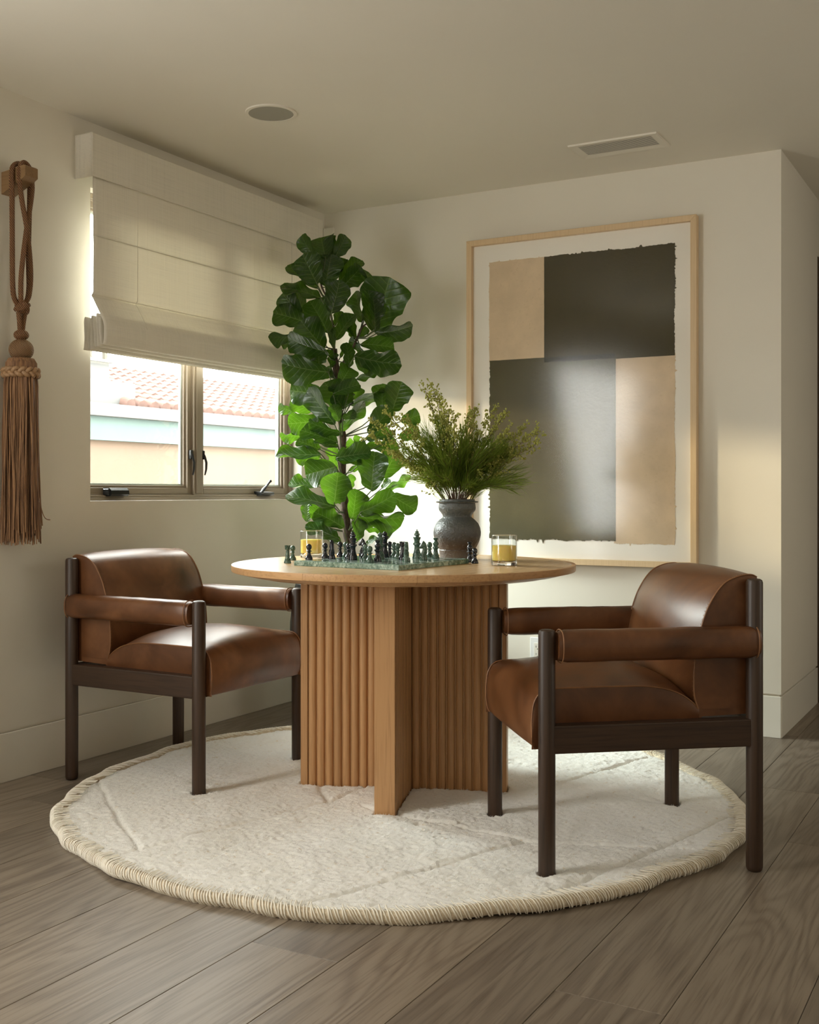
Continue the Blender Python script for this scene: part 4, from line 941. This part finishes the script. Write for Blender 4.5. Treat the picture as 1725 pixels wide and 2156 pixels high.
RBR= [(0.446, -0.554, 1.577), (0.472, -0.539, 1.626), (0.5, -0.524, 1.677), (0.513, -0.516, 1.711), (0.532, -0.506, 1.758), (0.55, -0.496, 1.775)]
LEAVES=[[0.342,-0.611,2.079,0.29,-0.639,2.168,0.067,-38,0],[0.406,-0.61,2.061,0.336,-0.541,2.18,0.097,0,0],[0.399,-0.545,2.073,0.395,-0.547,2.177,0.065,-46,0],[0.426,-0.564,2.075,0.472,-0.539,2.17,0.068,27,0],[0.384,-0.645,1.944,0.363,-0.724,2.057,0.107,0,0],[0.336,-0.568,1.944,0.223,-0.631,2.052,0.105,57,0],[0.388,-0.586,1.945,0.427,-0.596,2.078,0.101,0,0],[0.366,-0.529,1.96,0.429,-0.494,2.083,0.089,-59,0],[0.416,-0.513,1.971,0.494,-0.47,2.079,0.087,-59,0],[0.445,-0.554,1.932,0.533,-0.505,2.027,0.087,39,0],[0.461,-0.648,1.809,0.497,-0.628,1.953,0.101,20,0],[0.388,-0.62,1.885,0.236,-0.703,1.954,0.118,68,0],[0.307,-0.596,1.79,0.247,-0.629,1.925,0.095,-53,0],[0.279,-0.623,1.818,0.205,-0.663,1.913,0.084,-18,0],[0.324,-0.644,1.778,0.197,-0.713,1.829,0.097,26,0],[0.419,-0.614,1.734,0.353,-0.65,1.875,0.102,31,0],[0.455,-0.685,1.636,0.308,-0.766,1.679,0.112,-55,0],[0.415,-0.639,1.656,0.348,-0.716,1.771,0.113,0,0],[0.36,-0.555,1.694,0.316,-0.58,1.787,0.066,-31,0],[0.261,-0.633,1.725,0.165,-0.704,1.708,0.093,-64,0],[0.221,-0.62,1.696,0.172,-0.622,1.688,0.034,0,0],[0.357,-0.626,1.599,0.283,-0.666,1.649,0.063,-23,0],[0.364,-0.599,1.592,0.405,-0.668,1.654,0.076,0,0],[0.466,-0.679,1.546,0.288,-0.777,1.571,0.132,-41,0],[0.405,-0.542,1.537,0.373,-0.559,1.583,0.038,-22,0],[0.408,-0.54,1.771,0.435,-0.525,1.837,0.045,-48,0],[0.439,-0.58,1.703,0.507,-0.543,1.82,0.089,-50,0],[0.446,-0.61,1.666,0.444,-0.611,1.753,0.056,-59,0],[0.428,-0.598,1.576,0.424,-0.6,1.656,0.05,53,0],[0.523,-0.488,1.789,0.489,-0.507,1.923,0.088,-62,1],[0.534,-0.459,1.855,0.525,-0.464,2.029,0.109,76,1],[0.56,-0.445,1.749,0.663,-0.488,1.968,0.181,0,1],[0.611,-0.531,1.735,0.597,-0.539,1.918,0.117,57,1],[0.63,-0.555,1.739,0.629,-0.556,1.879,0.09,62,1],[0.598,-0.492,1.728,0.741,-0.414,1.749,0.104,54,1],[0.555,-0.55,1.678,0.681,-0.481,1.674,0.091,-55,1],[0.508,-0.496,1.721,0.543,-0.477,1.761,0.038,-17,1],[0.49,-0.495,1.714,0.473,-0.504,1.79,0.049,-46,1],[0.483,-0.488,1.711,0.447,-0.507,1.775,0.047,61,1],[0.537,-0.503,1.649,0.485,-0.532,1.71,0.053,-50,1],[0.508,-0.576,1.574,0.503,-0.579,1.684,0.07,50,0],[0.425,-0.519,1.629,0.447,-0.507,1.669,0.03,-51,0],[0.535,-0.573,1.623,0.709,-0.477,1.573,0.131,46,0],[0.505,-0.521,1.618,0.592,-0.473,1.569,0.071,22,0],[0.495,-0.492,1.528,0.577,-0.447,1.573,0.064,62,0],[0.513,-0.654,1.497,0.52,-0.579,1.578,0.076,0,0],[0.495,-0.686,1.45,0.591,-0.633,1.499,0.078,-55,0],[0.375,-0.593,1.576,0.423,-0.597,1.535,0.042,0,0],[0.395,-0.627,1.457,0.258,-0.676,1.475,0.102,0,0],[0.477,-0.65,1.322,0.372,-0.708,1.472,0.123,-51,0],[0.321,-0.599,1.386,0.265,-0.668,1.435,0.073,0,0],[0.239,-0.61,1.382,0.175,-0.646,1.407,0.049,-34,0],[0.384,-0.61,1.343,0.255,-0.682,1.321,0.095,-27,0],[0.272,-0.592,1.275,0.182,-0.642,1.271,0.064,-51,0],[0.281,-0.61,1.283,0.238,-0.634,1.307,0.037,17,0],[0.49,-0.644,1.24,0.353,-0.719,1.296,0.106,54,0],[0.516,-0.663,1.278,0.395,-0.73,1.318,0.093,-67,0],[0.482,-0.625,1.221,0.389,-0.676,1.249,0.07,59,0],[0.379,-0.613,1.211,0.291,-0.662,1.256,0.069,51,0],[0.417,-0.661,1.187,0.24,-0.758,1.185,0.13,68,0],[0.357,-0.58,1.18,0.26,-0.633,1.172,0.07,-42,0],[0.495,-0.663,1.132,0.362,-0.708,1.096,0.102,0,0],[0.409,-0.528,1.115,0.391,-0.538,1.221,0.068,41,0],[0.36,-0.544,1.337,0.35,-0.524,1.365,0.024,0,0],[0.482,-0.591,1.4,0.45,-0.68,1.498,0.102,0,0],[0.47,-0.54,1.399,0.503,-0.639,1.464,0.09,0,0],[0.533,-0.619,1.456,0.456,-0.662,1.484,0.059,42,0],[0.515,-0.675,1.329,0.499,-0.684,1.403,0.049,26,0],[0.52,-0.65,1.347,0.572,-0.621,1.366,0.041,31,0],[0.477,-0.605,1.298,0.579,-0.548,1.411,0.104,63,0],[0.495,-0.549,1.41,0.631,-0.474,1.477,0.108,64,0],[0.477,-0.491,1.439,0.48,-0.444,1.502,0.053,0,0],[0.612,-0.462,1.391,0.612,-0.462,1.505,0.077,14,0],[0.667,-0.466,1.385,0.735,-0.505,1.5,0.102,0,0],[0.604,-0.558,1.277,0.681,-0.515,1.393,0.093,-45,0],[0.697,-0.438,1.337,0.762,-0.387,1.366,0.061,0,0],[0.68,-0.424,1.265,0.755,-0.383,1.301,0.061,20,0],[0.541,-0.478,1.258,0.642,-0.423,1.286,0.074,-50,0],[0.533,-0.471,1.229,0.662,-0.4,1.209,0.093,-64,0],[0.45,-0.517,1.221,0.473,-0.48,1.251,0.037,0,0],[0.483,-0.488,1.23,0.492,-0.483,1.278,0.031,45,0],[0.502,-0.5,1.233,0.534,-0.478,1.245,0.029,0,0],[0.509,-0.678,1.171,0.636,-0.608,1.195,0.095,-44,0],[0.579,-0.594,1.148,0.488,-0.645,1.188,0.072,48,0],[0.621,-0.571,1.028,0.631,-0.565,1.196,0.118,-10,0],[0.612,-0.462,1.085,0.673,-0.428,1.207,0.09,24,0],[0.464,-0.509,1.116,0.511,-0.483,1.147,0.039,55,0],[0.468,-0.507,1.032,0.475,-0.503,1.1,0.043,47,0],[0.496,-0.686,0.957,0.322,-0.782,1.022,0.135,63,0],[0.342,-0.576,1.047,0.229,-0.639,1.065,0.082,60,0],[0.355,-0.547,1.071,0.299,-0.577,1.094,0.042,30,0],[0.51,-0.701,0.969,0.572,-0.769,1.092,0.11,0,0],[0.452,-0.55,0.967,0.434,-0.552,1.004,0.029,0,0],[0.391,-0.561,0.95,0.31,-0.605,0.987,0.062,-50,0],[0.294,-0.592,0.888,0.294,-0.592,0.969,0.051,-24,0],[0.525,-0.647,0.865,0.419,-0.706,0.94,0.092,44,0],[0.345,-0.609,0.898,0.396,-0.656,0.954,0.061,0,0],[0.484,-0.624,0.815,0.363,-0.691,0.884,0.099,59,0],[0.461,-0.568,0.797,0.391,-0.606,0.833,0.055,53,0],[0.314,-0.592,0.854,0.289,-0.593,0.87,0.02,0,0],[0.537,-0.595,0.9,0.554,-0.585,1.03,0.084,37,0],[0.594,-0.62,0.933,0.728,-0.546,1.0,0.108,39,0],[0.658,-0.459,1.004,0.754,-0.406,0.941,0.08,-34,0],[0.54,-0.57,0.911,0.722,-0.47,0.891,0.133,69,0],[0.513,-0.517,0.898,0.623,-0.456,0.898,0.08,-64,0],[0.537,-0.572,0.802,0.558,-0.56,0.901,0.065,32,0],[0.527,-0.474,0.856,0.599,-0.435,0.858,0.051,65,0],[0.533,-0.471,0.784,0.574,-0.449,0.817,0.036,-44,0],[0.61,-0.429,1.034,0.71,-0.373,1.085,0.079,67,0],[0.585,-0.419,1.038,0.618,-0.402,1.077,0.034,-40,0]]

TRUNK = [(PB.x+.012, PB.y+.0, .50), (.487, -.528, .62)]+TRUNK
tk = MB().tube([Vector(p)+FO for p in smooth_prof([tuple(p) for p in TRUNK], 3)], [.0235-.010*i/((len(TRUNK)-1)*3) +.0018*math.sin(i*1.7) for i in range((len(TRUNK)-1)*3+1)], 14)
link('trunk', tk, M_bark, fig, 70)
link('leader', MB().tube([Vector(p)+FO for p in smooth_prof(LEADER, 3)], [.0062-.003*i/((len(LEADER)-1)*3) for i in range((len(LEADER)-1)*3+1)], 8), M_bark, fig, 70)
link('side_branch', MB().tube([Vector(p)+FO for p in smooth_prof(RBR, 3)], [.0065-.003*i/((len(RBR)-1)*3) for i in range((len(RBR)-1)*3+1)], 8), M_bark, fig, 70)
# pale blue plant tie
tz = 1.045; link('plant_tie', MB().lathe([(.0215, -.012), (.0222, -.010), (.0222, .010), (.0215, .012)], 20, Matrix.Translation(Vector((.4575, -.547, tz))+FO), cap=False), plain('pale_blue_tie', (.50, .66, .66), .5), fig, 60)
def leaf_mesh(seed):
    r_ = random.Random(seed); NU, NV = 22, 12; pr = [(0, .05), (.05, .30), (.12, .50), (.24, .64), (.38, .75+r_.uniform(-.08, .06)), (.52, .87), (.65, .97), (.76, 1.0), (.86, .95), (.93, .78), (.975, .50), (1.0, .12)]
    def wd(u):
        for i in range(len(pr)-1):
            if u <= pr[i+1][0]: t = (u-pr[i][0])/(pr[i+1][0]-pr[i][0]); t = t*t*(3-2*t)*.5+t*.5; return pr[i][1]+(pr[i+1][1]-pr[i][1])*t
        return .2
    bend = r_.uniform(.04, .20); cup = r_.uniform(.12, .55); ph = r_.uniform(0, 6); f1 = r_.uniform(9, 15); am = r_.uniform(.045, .085); tw = r_.uniform(-.25, .25)
    vs = []; uvs = []
    for i in range(NU+1):
        u = i/NU; w_ = wd(u)
        for j in range(NV+1):
            v = -1+2*j/NV; a = abs(v)
            x = u*1.04-.02 + .02*a*math.sin(u*f1+ph+(2 if v > 0 else 0)); y = v*.5*w_*(1+.05*math.sin(u*17+ph*(1 if v > 0 else 1.7)))
            z_ = cup*y*y*1.6 - bend*(u-.2)**2 + am*a**2*math.sin(u*f1+ph*(1 if v > 0 else -1.3))*w_ + .018*math.cos((u-.62*a*.5)*2*PI*7.5)*a*(1-a)*w_*1.6 + tw*y*u*.6
            vs.append((x, y, z_)); uvs.append((u, .5+.5*v*w_*.9))
    fs = [(i*(NV+1)+j, (i+1)*(NV+1)+j, (i+1)*(NV+1)+j+1, i*(NV+1)+j+1) for i in range(NU) for j in range(NV)]
    me = bpy.data.meshes.new('leaf'); me.from_pydata(vs, [], fs); ul = me.uv_layers.new(name='UVMap')
    li = 0
    for p in me.polygons:
        for vi in p.vertices: ul.data[li].uv = uvs[vi]; li += 1
    me.polygons.foreach_set('use_smooth', [True]*len(me.polygons)); me.materials.append(M_leaf); return me
LM = [leaf_mesh(s) for s in range(9)]
rl = random.Random(31)
TR_ = [Vector(p) for p in TRUNK+LEADER[1:]]; NODE = Vector(RBR[-3])
for i, (x0, y0, z0_, x1, y1, z1, wt, roll, nd) in enumerate(LEAVES):
    wt *= 1.24; p0 = Vector((x0, y0, z0_)); p1 = Vector((x1, y1, z1)); ax = p1-p0; L_ = max(ax.length, .03); ax.normalize()
    vw = (CAMV-(p0+p1)/2).normalized(); n = (vw-ax*vw.dot(ax))
    if n.length < 1e-3: n = Vector((0, 0, 1))
    n.normalize()
    if n.z < -.15: n = n
    n = Matrix.Rotation(R(roll*.92), 3, ax) @ n; yv = n.cross(ax)
    M = Matrix((( ax.x*L_, yv.x*wt, n.x*L_, p0.x), (ax.y*L_, yv.y*wt, n.y*L_, p0.y), (ax.z*L_, yv.z*wt, n.z*L_, p0.z), (0, 0, 0, 1)))
    o = link('leaf', rl.choice(LM), None, fig); o.matrix_parent_inverse = Matrix.Identity(4); o.matrix_local = Matrix.Translation(FO) @ M
    # stalk down to the wood
    if nd: q = NODE
    else:
        zt = z0_-.035-.25*math.hypot(x0-.45, y0+.55); q = min(TR_, key=lambda t: abs(t.z-zt)*1.0+.0*t.x)
    d_ = (p0-q)
    if d_.length > .012:
        m_ = q+d_*.5+Vector((0, 0, -.012)); link('leaf_stalk', MB().tube([q+FO, m_+FO, p0+FO, p0+ax*.01+FO], [.0030, .0026, .0022, .0018], 6), M_stalk, fig, 70)
